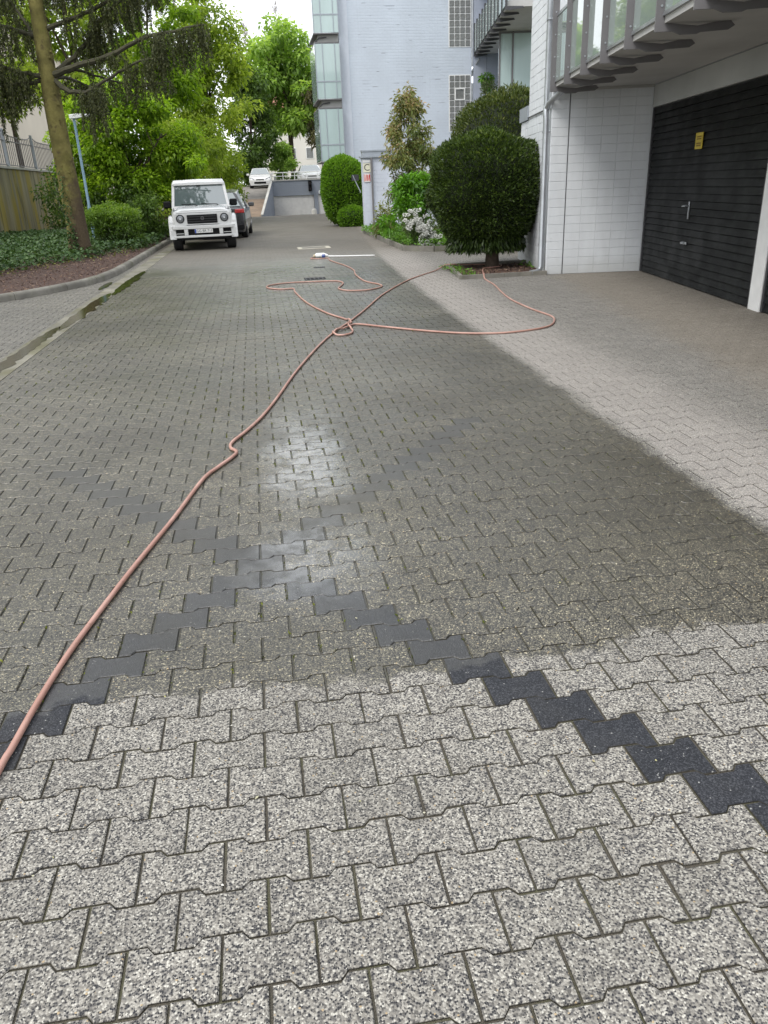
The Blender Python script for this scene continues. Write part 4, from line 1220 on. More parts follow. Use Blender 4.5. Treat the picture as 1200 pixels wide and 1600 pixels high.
for k in range(26):
    z = rq.uniform(.8, 5.2); a = rq.uniform(math.pi, 2 * math.pi); r0 = .255 - .012 * z
    kn.tube([(math.cos(a) * r0 * .8, math.sin(a) * r0 * .8, z), (math.cos(a) * (r0 + .03), math.sin(a) * (r0 + .03), z - .01), (math.cos(a) * (r0 + .04), math.sin(a) * (r0 + .04), z - .01)], [.04, .03, .012], 7)
kn.build('knots', M_spruce_bark, spruce, smooth=True, kind='stuff')
# limbs: (points relative to trunk, start radius, foliage spans (t0,t1,length,density))
limbs = [
    ([(.15, -.1, 4.32), (.75, -.4, 4.45), (1.7, -.8, 4.63), (2.5, -1.1, 4.92), (3.2, -1.3, 5.02), (4.0, -1.5, 5.12)], .075, [(.62, 1.0, .95, 75), (.30, .45, .35, 18)]),
    ([(.15, -.1, 4.22), (.45, -.35, 3.92), (.95, -.6, 3.88), (1.6, -.9, 4.15), (2.3, -1.2, 4.42), (3.0, -1.4, 4.50)], .06, [(.35, .50, 1.25, 34), (.70, 1.0, .75, 40)]),
    ([(.12, .0, 4.36), (.7, .1, 4.72), (1.15, .1, 5.15), (1.4, .0, 5.45), (2.0, -.2, 5.82), (2.9, -.5, 6.3), (3.8, -.7, 6.5)], .065, [(.20, .95, .8, 110)]),
    ([(.15, .0, 5.3), (.9, -.3, 5.5), (1.7, -.6, 5.72), (2.5, -.9, 6.1), (3.4, -1.1, 6.2)], .055, [(.15, 1.0, .75, 110)]),
    ([(-.15, -.1, 4.30), (-.6, -.3, 4.38), (-1.3, -.6, 4.62), (-2.2, -.9, 4.9)], .055, [(.15, 1.0, 1.0, 75)]),
    ([(-.15, .0, 4.22), (-.6, -.3, 4.10), (-1.0, -.5, 4.10), (-1.8, -.8, 4.22), (-2.4, -1, 4.25)], .05, [(.40, 1.0, 1.35, 60)]),
    ([(-.14, .0, 5.15), (-.6, -.3, 5.3), (-1.3, -.6, 5.36), (-2.3, -.9, 5.3)], .055, [(.1, 1.0, .9, 90)]),
    ([(-.12, .1, 5.0), (-.4, .5, 5.5), (-.8, .9, 6.1), (-1.3, 1.2, 6.5)], .045, [(.2, 1.0, .6, 60)]),
    ([(.1, .15, 4.3), (.35, .8, 4.35), (.7, 1.4, 4.2), (1.0, 2.0, 4.1)], .045, [(.3, 1.0, .45, 60)]),
    ([(.1, .1, 6.2), (1.0, -.5, 6.5), (2.2, -1.0, 6.8), (3.6, -1.5, 6.95)], .05, [(.1, 1.0, 1.0, 150)]),
    ([(-.1, .0, 6.3), (-.9, -.4, 6.6), (-2.1, -.8, 6.8)], .05, [(.1, 1.0, 1.0, 110)]),
    ([(.0, .1, 6.8), (.6, .9, 7.2), (1.6, 1.6, 7.5)], .045, [(.1, 1.0, .9, 90)]),
    ([(.05, -.1, 7.6), (.8, -.9, 7.9), (1.9, -1.5, 8.1)], .04, [(.1, 1.0, .9, 90)]),
    ([(.05, .1, 9.0), (1.0, -.4, 9.2), (2.3, -.9, 9.2)], .045, [(.05, 1.0, 1.1, 110)]),
    ([(-.05, .1, 9.6), (-1.0, -.3, 9.8), (-2.3, -.6, 9.7)], .045, [(.05, 1.0, 1.1, 110)]),
    ([(.05, -.1, 11.2), (.7, -.7, 11.3), (1.6, -1.2, 11.1)], .04, [(.05, 1.0, 1.0, 90)]),
    ([(.1, .1, 4.35), (.6, .5, 4.5), (1.3, .7, 4.3), (2.0, .8, 4.1), (2.9, .9, 4.25)], .035, [(.35, 1.0, .5, 40)]),
]
def on_path(pts, t):
    P = [Vector(p) for p in pts]; s = t * (len(P) - 1); i = min(int(s), len(P) - 2); f = s - i
    return P[i].lerp(P[i + 1], f)
strand_tubes = MB()
NC, ND = [], []
for pts, r0, fol in limbs:
    fine_ = [on_path(pts, i / 18) + Vector((rq.uniform(-.015, .015), rq.uniform(-.015, .015), rq.uniform(-.02, .02))) for i in range(19)]
    MB().tube(fine_, [r0 * (1 - .8 * i / 18) + .006 for i in range(19)], 7).build('limb', M_limb, spruce, smooth=True)
    for t0, t1, hl, dens in fol:
        for k in range(int(dens * (1.35 if pts[0][2] < 5 else .8))):
            t = rq.uniform(t0, t1)
            p = on_path(pts, t) + Vector((rq.gauss(0, .10), rq.gauss(0, .22), rq.gauss(0, .04)))
            env = .45 + .55 * math.sin(math.pi * min(1, max(0, (t - t0) / (t1 - t0) * .9 + .05)))
            ln = hl * env * rq.uniform(.4, 1.1)
            sway = Vector((rq.gauss(0, .10), rq.gauss(0, .10), 0))
            m_ = max(3, int(ln / .07))
            prev = None
            for i in range(m_ + 1):
                u = i / m_
                c = p + Vector((0, 0, -ln * u)) + sway * u + Vector((rq.gauss(0, .008), rq.gauss(0, .008), 0))
                cnt = 10
                for _ in range(cnt):
                    a = rq.uniform(0, 6.283)
                    NC.append((c.x, c.y, c.z - rq.uniform(0, .06)))
                    ND.append((math.cos(a) * .65, math.sin(a) * .65, -rq.uniform(.35, 1.1)))
            if rq.random() < .35:
                strand_tubes.tube([p, p + Vector((0, 0, -ln * .5)) + sway * .5, p + Vector((0, 0, -ln)) + sway], [.006, .004, .002], 4, False)
strand_tubes.build('twigs', M_limb, spruce, kind='stuff')
NC, ND = np.array(NC), np.array(ND); ND /= np.linalg.norm(ND, axis=1, keepdims=True)
np_quads('needles', leaf_quads(NC, ND, RS.uniform(.05, .10, len(NC)), .019), RS.beta(1.8, 2.4, len(NC)), M_needle, spruce, kind='stuff')
# ivy up the trunk
M_ivy = leafmat('ivy_leaves', [(.018, .04, .014), (.04, .085, .025), (.07, .13, .04), (.13, .19, .08)], .15, .45)
n = 420
a = RS.uniform(-2.6, -1.2, n); z = RS.rand(n) ** 1.6 * 2.3; keep = RS.rand(n) < (1.1 - z / 2.6); a, z = a[keep], z[keep]
a = a * .6 - .75
r0 = .30 - .02 * z
P = np.c_[np.cos(a) * r0, np.sin(a) * r0, z]
D = np.c_[np.cos(a), np.sin(a), np.full(len(a), -.5)] + rand_dirs(len(a)) * .5; D /= np.linalg.norm(D, axis=1, keepdims=True)
np_quads('ivy', leaf_quads(P, D, .075, .06), RS.rand(len(a)), M_ivy, spruce, kind='stuff')

# ivy carpet in the bed, bright hedge bush behind the trunk
def ivy_test(P):
    e = -6.6 + (P[:, 1] - 17) * .45 + .5 * np.sin(P[:, 1] * 1.7) + .3 * np.sin(P[:, 1] * 5 + P[:, 0] * 3)
    d = kerb_np(P[:, 1]) - P[:, 0]
    lim = np.interp(P[:, 1], [15, 17.5, 20, 23, 26, 40], [4.2, 3.1, 2.0, .95, .35, .15]) + .25 * np.sin(P[:, 1] * 4.1) + .2 * np.sin(P[:, 0] * 6)
    return d > lim
def kerb_np(y): return np.array([kerb_x(v) for v in y])
carpet('ivy_carpet', 'dark glossy ivy carpet covering the bed round the trunk', (-12, -3, 15, 38), 46000, .10, .085, M_ivy, .09, ivy_test, hmax=.26)
carpet('bed_edge_herbs', 'scattered yellowish leaves between ivy and bark mulch', (-9, -3, 14, 27), 2600, .07, .04, leafmat('yellow_herbs', [(.06, .08, .02), (.15, .16, .04), (.28, .25, .08)], .2), .09,
       lambda P: (kerb_np(P[:, 1]) - P[:, 0] > np.interp(P[:, 1], [14, 17.5, 20, 23, 26], [3.4, 2.5, 1.5, .5, .25]) + .3 * np.sin(P[:, 1] * 4.1)) & (kerb_np(P[:, 1]) - P[:, 0] < np.interp(P[:, 1], [14, 17.5, 20, 23, 26, 40], [4.6, 3.5, 2.3, 1.3, .7, .5])), hmax=.08)
M_spring = leafmat('spring_green_leaves', [(.075, .14, .014), (.17, .28, .022), (.28, .41, .035), (.40, .52, .08)], .5, .45)
M_spring2 = leafmat('yellow_green_leaves', [(.095, .15, .02), (.21, .29, .035), (.32, .41, .06), (.46, .50, .13)], .5, .45)
M_far_leaf = leafmat('hazy_far_leaves', [(.11, .18, .05), (.22, .34, .08), (.33, .46, .12), (.44, .56, .20)], .5, .5)  # paler and yellower leaf colours standing in for distance haze
M_darkleaf = leafmat('dark_green_leaves', [(.03, .055, .014), (.06, .11, .022), (.11, .18, .035), (.18, .26, .06)], .35, .45)
def blobs_box(x, y, z, n, r, seed, shape='box'):
    r_ = random.Random(seed); out = []
    while len(out) < n:
        p = [r_.uniform(-1, 1) for _ in range(3)]
        if shape == 'ell' and sum(c * c for c in p) > 1: continue
        k = r * r_.uniform(.65, 1.35)
        out.append(((x[0] + x[1]) / 2 + p[0] * (x[1] - x[0]) / 2, (y[0] + y[1]) / 2 + p[1] * (y[1] - y[0]) / 2, (z[0] + z[1]) / 2 + p[2] * (z[1] - z[0]) / 2, k, k, k * .7, k * k))
    return out
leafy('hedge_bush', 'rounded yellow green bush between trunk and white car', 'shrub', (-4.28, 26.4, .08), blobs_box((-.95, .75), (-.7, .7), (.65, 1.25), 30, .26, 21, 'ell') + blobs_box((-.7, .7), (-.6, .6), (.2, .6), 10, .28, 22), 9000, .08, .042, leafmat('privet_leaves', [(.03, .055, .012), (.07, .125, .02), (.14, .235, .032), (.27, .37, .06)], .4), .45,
      [([(k * .25 - .4, 0, 0), (k * .3 - .45, .1, .9)], .02, .008, 'stem') for k in range(4)],
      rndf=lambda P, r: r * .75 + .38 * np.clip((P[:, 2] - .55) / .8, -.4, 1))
# maple over the bed
tm = [([(0, 0, 0), (.1, 0, 1.2), (.3, 0, 2.4), (.2, 0, 4)], .13, .04, 'trunk'), ([(.1, 0, 1.2), (.9, -.4, 2.4), (1.7, -.8, 3.4)], .07, .02, 'limb'), ([(.1, 0, 1.3), (-.7, -.3, 2.6), (-1.3, -.4, 3.6)], .07, .02, 'limb'), ([(.25, 0, 2.0), (1.2, .6, 3.2), (2.2, .4, 3.7)], .06, .02, 'limb'), ([(1.0, -.45, 2.45), (1.35, -.7, 3.0), (1.2, -.9, 3.5)], .035, .012, 'limb')]
leafy('maple_tree', 'bright green maple spreading over the bed behind the lamp', 'tree', (-4.55, 31.0, .08), blobs_box((-2.0, 2.6), (-1.6, 1.8), (1.25, 5.2), 74, .52, 31, 'ell') + blobs_box((1.2, 3.0), (-1.2, 1), (1.3, 3.4), 18, .4, 33), 34000, .125, .09, M_spring, .3, tm, up=np.array([0, 0, .9]), droop=.35)
leafy('understorey_shrub', 'dark shrub mass under the maple beside the white car', 'shrub', (-3.9, 30.0, .08), blobs_box((-1.7, .75), (-1.2, 1.0), (.2, 1.7), 30, .42, 41), 9000, .11, .06, M_darkleaf, .3, [([(0, 0, 0), (.3, .2, 1.6)], .05, .02, 'stem'), ([(.5, 0, 0), (.6, -.1, 1.5)], .04, .02, 'stem')])
leafy('wall_shrub', 'green shrub against the mossy wall behind the lamp', 'shrub', (-7.6, 40, .08), blobs_box((-1.4, 1.6), (-2, 3), (.4, 2.9), 30, .6, 43), 8000, .14, .08, M_darkleaf, .3)
# tall hedge along the drive
leafy('tall_hedge', 'tall yellow green hedge lining the far left of the drive', 'hedge', (-2.2, 44, .08), blobs_box((-1.9, -.3), (-7.5, -2), (.7, 4.3), 44, .62, 51) + blobs_box((-1.3, .8), (-2, 3), (.7, 4.6), 44, .62, 52) + blobs_box((-.5, 1.45), (3, 8.5), (.7, 4.3), 44, .58, 53), 30000, .17, .085, M_spring2, .45,
      [([(k * .35 - .8, k * 2.2 - 5, 0), (k * .35 - .8, k * 2.2 - 5, 3)], .06, .03, 'stem') for k in range(6)], droop=.4)
# pink-flowered twiggy patch in hedge is left to the hedge's own tone; tall trees behind
def tree(name, label, base, h, crown, n, L, W, mat, r0, seed, group=None, nb=40, br=.9, shell=.3, shape='ell', limbs_n=5, up=None):
    r_ = random.Random(seed)
    x, y, z = crown
    bl = blobs_box(x, y, z, nb, br, seed, shape)
    st = [([(0, 0, 0), (r_.uniform(-.1, .1), 0, h * .35), (r_.uniform(-.25, .25), 0, h * .7), (r_.uniform(-.3, .3), 0, h)], r0, r0 * .25, 'trunk')]
    for k in range(limbs_n):
        t = bl[r_.randrange(len(bl))]; zz = min(h * .8, max(z[0], t[2] * .65))
        st.append(([(0, 0, zz), (t[0] * .5, t[1] * .5, (zz + t[2]) / 2 + .2), (t[0], t[1], t[2])], r0 * .4, r0 * .08, 'limb'))
    return leafy(name, label, 'tree', base, bl, n, L, W, mat, shell, st, up=up, group=group, droop=.35)
tree('broadleaf_tree', 'tall pale yellow green tree above the hedge', (-2.3, 57, .9), 13, ((-2.6, 2.9), (-2, 2), (3.5, 12.4)), 16000, .26, .13, M_spring2, .2, 61, nb=90, br=.85, shell=.1)
tree('broadleaf_tree', 'light leaved tree behind the spruce crown', (-7.0, 40, .08), 14, ((-3.2, 3.2), (-2, 2), (4.2, 14)), 16000, .2, .11, M_spring2, .2, 62, nb=60, br=.75, shell=.1)
tree('broadleaf_tree', 'fresh green tree between hedge and spruce', (-4.6, 46, .08), 14, ((-2.6, 2.6), (-2, 2), (4.0, 14)), 16000, .22, .12, M_spring, .2, 63, nb=60, br=.75, shell=.15)
tree('broadleaf_tree', 'airy yellow green tree over the mossy wall', (-11.6, 46, 3.0), 8, ((-1.3, 1.8), (-2, 2), (2.5, 7.5)), 4500, .2, .1, M_spring2, .13, 64, nb=40, br=.55, shell=.1)
# trees beyond the ramp
tree('broadleaf_tree', 'broad fresh green tree beside the far glass bays', (4.0, 78, 1.0), 13.5, ((-3.7, 2.9), (-3, 3), (5.0, 14.2)), 15000, .38, .24, M_far_leaf, .28, 71, nb=95, br=1.05, shell=.35, up=np.array([0, 0, .8]))
tree('broadleaf_tree', 'darker green tree left of the broad far tree', (.4, 72, 1.0), 8.5, ((-2.0, 2.2), (-2, 2), (1.2, 10.0)), 12000, .3, .16, M_darkleaf, .17, 72, nb=44, br=.8, shell=.3)
tree('small_tree', 'small bright green round tree in front of the white house', (2.95, 74, 1.0), 3.0, ((-.9, .9), (-.8, .8), (1.6, 4.2)), 3500, .24, .16, M_far_leaf, .07, 73, nb=20, br=.5)
tree('broadleaf_tree', 'brownish sparse tree close to the glass bays', (6.6, 76, 1.0), 9, ((-1.4, 1.4), (-2, 2), (3.5, 9.5)), 4500, .3, .13, leafmat('brownish_leaves', [(.05, .05, .03), (.11, .10, .05), (.16, .16, .06)], .3), .22, 74, nb=36, br=.6, shell=.1)
leafy('far_hedge', 'dark low hedge behind the parking deck cars', 'hedge', (3.0, 73.5, 1.0), blobs_box((-4, 6), (-1, 1), (.4, 1.7), 44, .6, 75), 7000, .22, .12, M_darkleaf, .4)
# bare trees against the sky
M_twig = simple('grey_twigs', (.30, .27, .25), .9, var=.2)
for i, (x, y, h, lab) in enumerate(((.9, 100, 17.5, 'leafless grey tree against the sky, left of three'), (4.6, 104, 20.5, 'leafless grey tree against the sky, middle and tallest'), (8.6, 100, 19.5, 'leafless grey tree against the sky beside the glass bays'))):
    t = thing('bare_tree', lab, 'tree', (x, y, .9), group='leafless trees behind the far green tree')
    r_ = random.Random(90 + i); q = MB()
    MB().tube([(0, 0, 0), (.1, 0, h * .4), (0, 0, h * .75), (.1, 0, h)], [.16, .12, .06, .012], 7).build('trunk', M_twig, t)
    for k in range(70):
        z = h * r_.uniform(.4, .98); a = r_.uniform(0, 6.28); ln = (1 - z / h) * 3.0 + .5
        p1 = Vector((math.cos(a) * ln * .4, math.sin(a) * ln * .4, z + ln * .5)); p2 = Vector((math.cos(a) * ln * .55, math.sin(a) * ln * .55, z + ln))
        q.tube([(0, 0, z), p1, p2], [.03, .02, .008], 4, False)
        for j in range(3):
            b0 = Vector((0, 0, z)).lerp(p1, r_.uniform(.4, 1)); q.tube([b0, b0 + Vector((r_.uniform(-.6, .6), r_.uniform(-.6, .6), r_.uniform(.3, .9)))], [.015, .006], 3, False)
    q.build('branches', M_twig, t, kind='stuff')
# white house behind the trees
wh = thing('white_house', 'white rendered house glimpsed behind the far trees', 'building', (5.2, 98, .9))
MB().box(-3.4, 4.0, 0, 9, 0, 8.0).build('wall', simple('white_render', (.66, .63, .58), .8, var=.08, scale=.5), wh)
MB().xprism([(-.4, 8.0), (4.5, 11.0), (9.4, 8.0)], -3.8, 4.4).build('roof', simple('red_tiles', (.30, .14, .09), .8, var=.3, scale=4), wh)
for x in (-2.6, -.6, 1.4, 3.0):
    for z in (1.0, 3.8, 6.0):
        w_ = MB().box(x, x + .9, -.04, -.002, z, z + 1.2).build('window', M_white, wh)
        MB().box(x + .08, x + .82, -.055, -.042, z + .08, z + 1.12).build('pane', M_glassblock, w_)
# garden trees left of the picture: they show in the balcony glass and shade the bed
for i, (x, y, lab) in enumerate(((-10.5, 7.5, 'garden tree nearest the left foreground'), (-11.5, 15.5, 'garden tree at the left of the bed'), (-13.0, 22.5, 'garden tree by the wall at the left'))):
    tree('garden_tree', lab, (x, y, .08), 9, ((-2.6, 2.6), (-2.6, 2.6), (3, 10)), 5000, .26, .15, M_spring, .2, 100 + i, group='garden trees left of the drive', nb=40, br=.8)

# ------------------------------------------------------------------ vehicles
def carpaint(name, col, rough=.25):
    m, N, L, b = mat_new(name); setp(b, col=col, rough=rough, spec=.5, coat=.8, coatr=.05)
    t = NT(m.node_tree); geo = N.new('ShaderNodeNewGeometry')
    c = t.mix(t.m('MULTIPLY', t.smooth(t.noise(geo.outputs['Position'], 3, 5), .4, .75), .12), col, tuple(x * .7 for x in col))
    L.new(c, b.inputs['Base Color']); return m
M_carwhite = carpaint('white_car_paint', (.64, .64, .635))
M_cardark = carpaint('dark_car_paint', (.022, .023, .026))
def carglass():
    m, N, L, b = mat_new('car_glass'); setp(b, col=(.10, .13, .13), rough=.02, spec=1.0, coat=1.0, coatr=.01, ior=1.8); return m
M_carglass = carglass()
M_chrome = simple('bright_metal', (.55, .56, .57), .2, 1, var=.05)
M_tail = simple('red_lamp', (.35, .015, .015), .15, coat=.8)
M_lampglass = simple('lamp_glass', (.16, .17, .18), .08, .3, coat=1)

def wheel(parent, x, y, r, w, rimcol):
    o = MB().tube([(x - w / 2, y, r), (x - w / 2 + .03, y, r), (x + w / 2 - .03, y, r), (x + w / 2, y, r)], [r - .035, r, r, r - .035], 28).build('wheel', M_rubber, parent, smooth=True)
    rim = MB()
    sgn = 1 if x > 0 else -1
    xo = x + sgn * w / 2
    rim.tube([(xo - sgn * .02, y, r), (xo + sgn * .006, y, r)], [r * .64, r * .62], 24)
    for k in range(5):
        a = k * 2 * math.pi / 5
        c, s = math.cos(a), math.sin(a)
        rim.add([(xo + sgn * .012, y + c * r * .1 - s * .05, r + s * r * .1 + c * .05), (xo + sgn * .012, y + c * r * .1 + s * .05, r + s * r * .1 - c * .05), (xo + sgn * .012, y + c * r * .6 + s * .03, r + s * r * .6 - c * .03), (xo + sgn * .012, y + c * r * .6 - s * .03, r + s * r * .6 + c * .03)], [(0, 1, 2, 3)])
    rim.build('rim', rimcol, o, smooth=False)
    return o

def suv():
    t = thing('offroad_car', 'boxy white off-road car parked facing the camera by the kerb', 'car', (-1.50, 24.62, 0), math.radians(3.5))
    # y = 0 at the front bumper, car runs towards +y
    W = .89
    def sec(y, w, zs, zt, wt):
        return [(-w, y, zs), (-w - .005, y, zs + .25), (-w, y, zt - .05), (-wt, y, zt), (wt, y, zt), (w, y, zt - .05), (w + .005, y, zs + .25), (w, y, zs)]
    b = MB()
    b.loft([sec(.14, .80, .62, 1.03, .76), sec(.17, .84, .56, 1.07, .80), sec(.30, .87, .52, 1.10, .83), sec(1.45, .885, .48, 1.16, .85), sec(2.2, .89, .48, 1.17, .86), sec(4.3, .89, .48, 1.17, .86), sec(4.42, .87, .5, 1.15, .84)])
    # cabin pillars and roof shell
    b.build('body', M_carwhite, t, smooth=True)
    cab = MB()
    def cs(y0, y1, z0, z1, w0, w1, th):
        return
    # windscreen frame
    fr = [(-.80, 1.40, 1.155), (-.70, 1.78, 1.80)]
    def bar(p, q, r): MB().loft([[(p[0] - r, p[1] - r, p[2]), (p[0] + r, p[1] - r, p[2]), (p[0] + r, p[1] + r, p[2]), (p[0] - r, p[1] + r, p[2])], [(q[0] - r, q[1] - r, q[2]), (q[0] + r, q[1] - r, q[2]), (q[0] + r, q[1] + r, q[2]), (q[0] - r, q[1] + r, q[2])]]).build('pillar', M_carwhite, t)
    for s in (-1, 1):
        bar((s * .835, 1.42, 1.15), (s * .755, 1.74, 1.83), .04)
        bar((s * .845, 2.55, 1.15), (s * .765, 2.55, 1.83), .04)
        bar((s * .845, 3.45, 1.15), (s * .765, 3.45, 1.83), .04)
        bar((s * .845, 4.34, 1.15), (s * .765, 4.30, 1.83), .05)
    MB().box(-.80, .80, 4.30, 4.38, 1.16, 1.82).build('tailgate', M_carwhite, t)
    cab.loft([[(-.80, 1.36, 1.15), (.80, 1.36, 1.15), (.80, 1.46, 1.15), (-.80, 1.46, 1.15)], [(-.79, 1.385, 1.215), (.79, 1.385, 1.215), (.79, 1.48, 1.215), (-.79, 1.48, 1.215)]])
    cab.build('screen_surround', M_carwhite, t)
    rf = MB()
    def rs2(y, w, z0, z1): return [(-w, y, z0), (w, y, z0), (w + .01, y, z0 + .04), (w - .05, y, z1), (0, y, z1 + .015), (-w + .05, y, z1), (-w - .01, y, z0 + .04)]
    rf.loft([rs2(1.64, .76, 1.80, 1.86), rs2(1.72, .79, 1.80, 1.93), rs2(2.1, .80, 1.81, 1.955), rs2(4.2, .80, 1.81, 1.95), rs2(4.4, .79, 1.80, 1.92)])
    rf.build('roof', M_carwhite, t, smooth=True)
    MB().add([(-.785, 1.425, 1.21), (.785, 1.425, 1.21), (.715, 1.705, 1.80), (-.715, 1.705, 1.80)], [(0, 1, 2, 3)]).add([(-.785, 1.445, 1.21), (.785, 1.445, 1.21), (.715, 1.725, 1.80), (-.715, 1.725, 1.80)], [(3, 2, 1, 0)]).build('windshield', M_carglass, t)
    sw_ = MB()
    for s in (-1, 1):
        for y0, y1 in ((1.6, 2.5), (2.6, 3.4), (3.5, 4.28)):
            x0, x1 = s * .845, s * .765
            k0 = .22 if y0 == 1.6 else 0
            sw_.add([(x0, y0, 1.17), (x0, y1, 1.17), (x1, y1, 1.80), (x1, y0 + k0, 1.80)], [(0, 1, 2, 3)])
    sw_.build('side_windows', M_carglass, t)
    # bonnet with raised centre and panel gap
    hd = MB()
    def hs(y, w, z): return [(-w, y, z - .03), (w, y, z - .03), (w, y, z), (w * .78, y, z + .035), (-w * .78, y, z + .035), (-w, y, z)]
    hd.loft([hs(.20, .72, 1.075), hs(.24, .76, 1.10), hs(.5, .78, 1.125), hs(1.36, .79, 1.175)])
    hd.build('bonnet', M_carwhite, t, smooth=True)
    # fenders
    for s in (-1, 1):
        f_ = MB(); secs = []
        for k in range(9):
            a = math.pi * (-.05 + 1.1 * k / 8)
            yy, zz = .62 - math.cos(a) * .50, .42 + math.sin(a) * .50
            r2_ = .07
            ca, sa = -math.cos(a), math.sin(a)
            secs.append([(s * .80, yy, zz), (s * .975, yy, zz), (s * .985, yy + ca * r2_ * .5, zz + sa * r2_ * .5), (s * .95, yy + ca * r2_, zz + sa * r2_), (s * .80, yy + ca * r2_, zz + sa * r2_)])
        f_.loft(secs)
        f_.box(*(sorted((s * .80, s * .955))), .16, .22, .62, .80)
        f_.build('fender', M_carwhite, t, smooth=True)
        f2 = MB(); secs = []
        for k in range(9):
            a = math.pi * (-.05 + 1.1 * k / 8)
            yy, zz = 3.47 - math.cos(a) * .50, .42 + math.sin(a) * .50
            ca, sa = -math.cos(a), math.sin(a)
            secs.append([(s * .80, yy, zz), (s * .975, yy, zz), (s * .95, yy + ca * .07, zz + sa * .07), (s * .80, yy + ca * .07, zz + sa * .07)])
        f2.loft(secs); f2.build('fender', M_carwhite, t, smooth=True)
        ind = MB().bbox(s * .74 - .055, s * .74 + .055, .28, .42, 1.09, 1.135, .015).build('turn_signal', M_lampglass, t)
        # round headlamp
        hl = MB().tube([(s * .635, .16, .885), (s * .635, .105, .885)], [.128, .118], 24).build('headlight', M_black, t, smooth=True)
        MB().tube([(s * .635, .108, .885), (s * .635, .092, .885), (s * .635, .085, .885)], [.098, .085, .03], 20).build('lens', M_lampglass, hl, smooth=True)
        MB().tube([(s * .635, .09, .885), (s * .635, .078, .885)], [.03, .026], 12).build('lamp_bulb', M_chrome, hl, smooth=True)
        # mirror
        mr = MB().bbox(s * 1.0 - .115, s * 1.0 + .115, 1.52, 1.66, 1.17, 1.37, .035); mr.box(*(sorted((s * .84, s * .92))), 1.57, 1.61, 1.19, 1.23)
        mr.build('mirror', M_black, t)
        wheel(t, s * .79, .62, .40, .27, M_chrome); wheel(t, s * .79, 3.47, .40, .27, M_chrome)
    # nose panel, grille
    MB().bbox(-.80, .80, .125, .16, .66, 1.03, .012).build('nose_panel', M_carwhite, t)
    gr = MB().bbox(-.44, .43, .085, .13, .745, .985, .012).build('grille', M_black, t)
    for z in (.80, .865, .93):
        MB().bbox(-.42, .41, .066, .088, z - .014, z + .014, .004).build('grille_bar', simple('satin_black', (.016, .016, .018), .55), gr)
    em = MB(); N_ = 24
    em.tube([(.042 * math.cos(2 * math.pi * k / N_), .058, 0.885 + .042 * math.sin(2 * math.pi * k / N_)) for k in range(N_ + 1)], .007, 6, False)
    for k in range(3):
        a = math.pi / 2 + k * 2 * math.pi / 3
        em.tube([(0, .058, .885), (.04 * math.cos(a), .058, .885 + .04 * math.sin(a))], [.007, .002], 5)
    em.build('emblem', M_steel, gr)
    pg = MB()
    for s in (-1, 1): pg.loft([[(s * .80, .30, 1.113), (s * .812, .30, 1.113), (s * .812, .30, 1.118), (s * .80, .30, 1.118)], [(s * .81, 1.36, 1.166), (s * .822, 1.36, 1.166), (s * .822, 1.36, 1.171), (s * .80, 1.36, 1.171)]])
    pg.box(-.74, .74, .119, .124, 1.036, 1.046).box(-.47, .47, .119, .124, .70, .712)
    pg.build('panel_gaps', M_black, t, kind='stuff')
    MB().bbox(-.50, .50, .095, .13, .715, .735, .004).build('lower_grille_trim', M_carwhite, t)
    # bumper
    bp = MB()
    outl = [(-.945, .30), (-.93, .12), (-.86, .02), (-.6, -.03), (.6, -.03), (.86, .02), (.93, .12), (.945, .30)]
    bp.prism(outl, .60, .69); bp.prism([(x * .985, y + .012) for x, y in outl], .365, .43)
    for x0, x1 in ((-.945, -.80), (-.56, -.45), (.45, .56), (.80, .945)):
        pts = [(x0, .06 if abs(x0) > .7 else -.028), (x1, .06 if abs(x1) > .7 else -.028), (x1, .28), (x0, .28)]
        bp.prism(pts, .431, .599)
    bo = bp.build('bumper', M_carwhite, t, bevel=.012)
    MB().box(-.44, .44, .03, .06, .432, .598).box(-.79, -.57, .05, .08, .432, .598).box(.57, .79, .05, .08, .432, .598).build('bumper_inserts', M_black, bo)
    for s in (-1, 1):
        MB().bbox(*(sorted((s * .575, s * .79))), -.004, .03, .475, .492, .004).build('trim_strip', M_carwhite, bo)
    pl = MB().bbox(-.26, .26, -.02, -.008, .485, .595, .004).build('licence_plate', M_white, t)
    MB().box(-.258, -.218, -.0225, -.0205, .489, .591).build('country_strip', simple('plate_blue', (.02, .07, .42), .5), pl)
    text('GG BR 711', .098, M_ink, pl, (.02, -.0215, .538), (math.pi / 2, 0, 0), 'plate_lettering')
    MB().box(-.82, .82, .22, 4.2, .30, .478).box(-.74, .74, .05, .22, .30, .362).build('underbody', M_black, t)
    for x in (-.12, .52):
        MB().tube([(x + .02, 1.39, 1.20), (x - .02, 1.375, 1.235), (x - .45 if x < 0 else x - .5, 1.44, 1.27)], [.014, .012, .008], 6).build('wiper', M_black, t)
    MB().bbox(-.06, .06, 1.68, 1.74, 1.70, 1.78, .01).build('rear_view_mirror', M_black, t)
    MB().box(-.72, .72, 2.0, 2.1, 1.17, 1.45).build('front_seats', M_black, t)
    return t
suv()

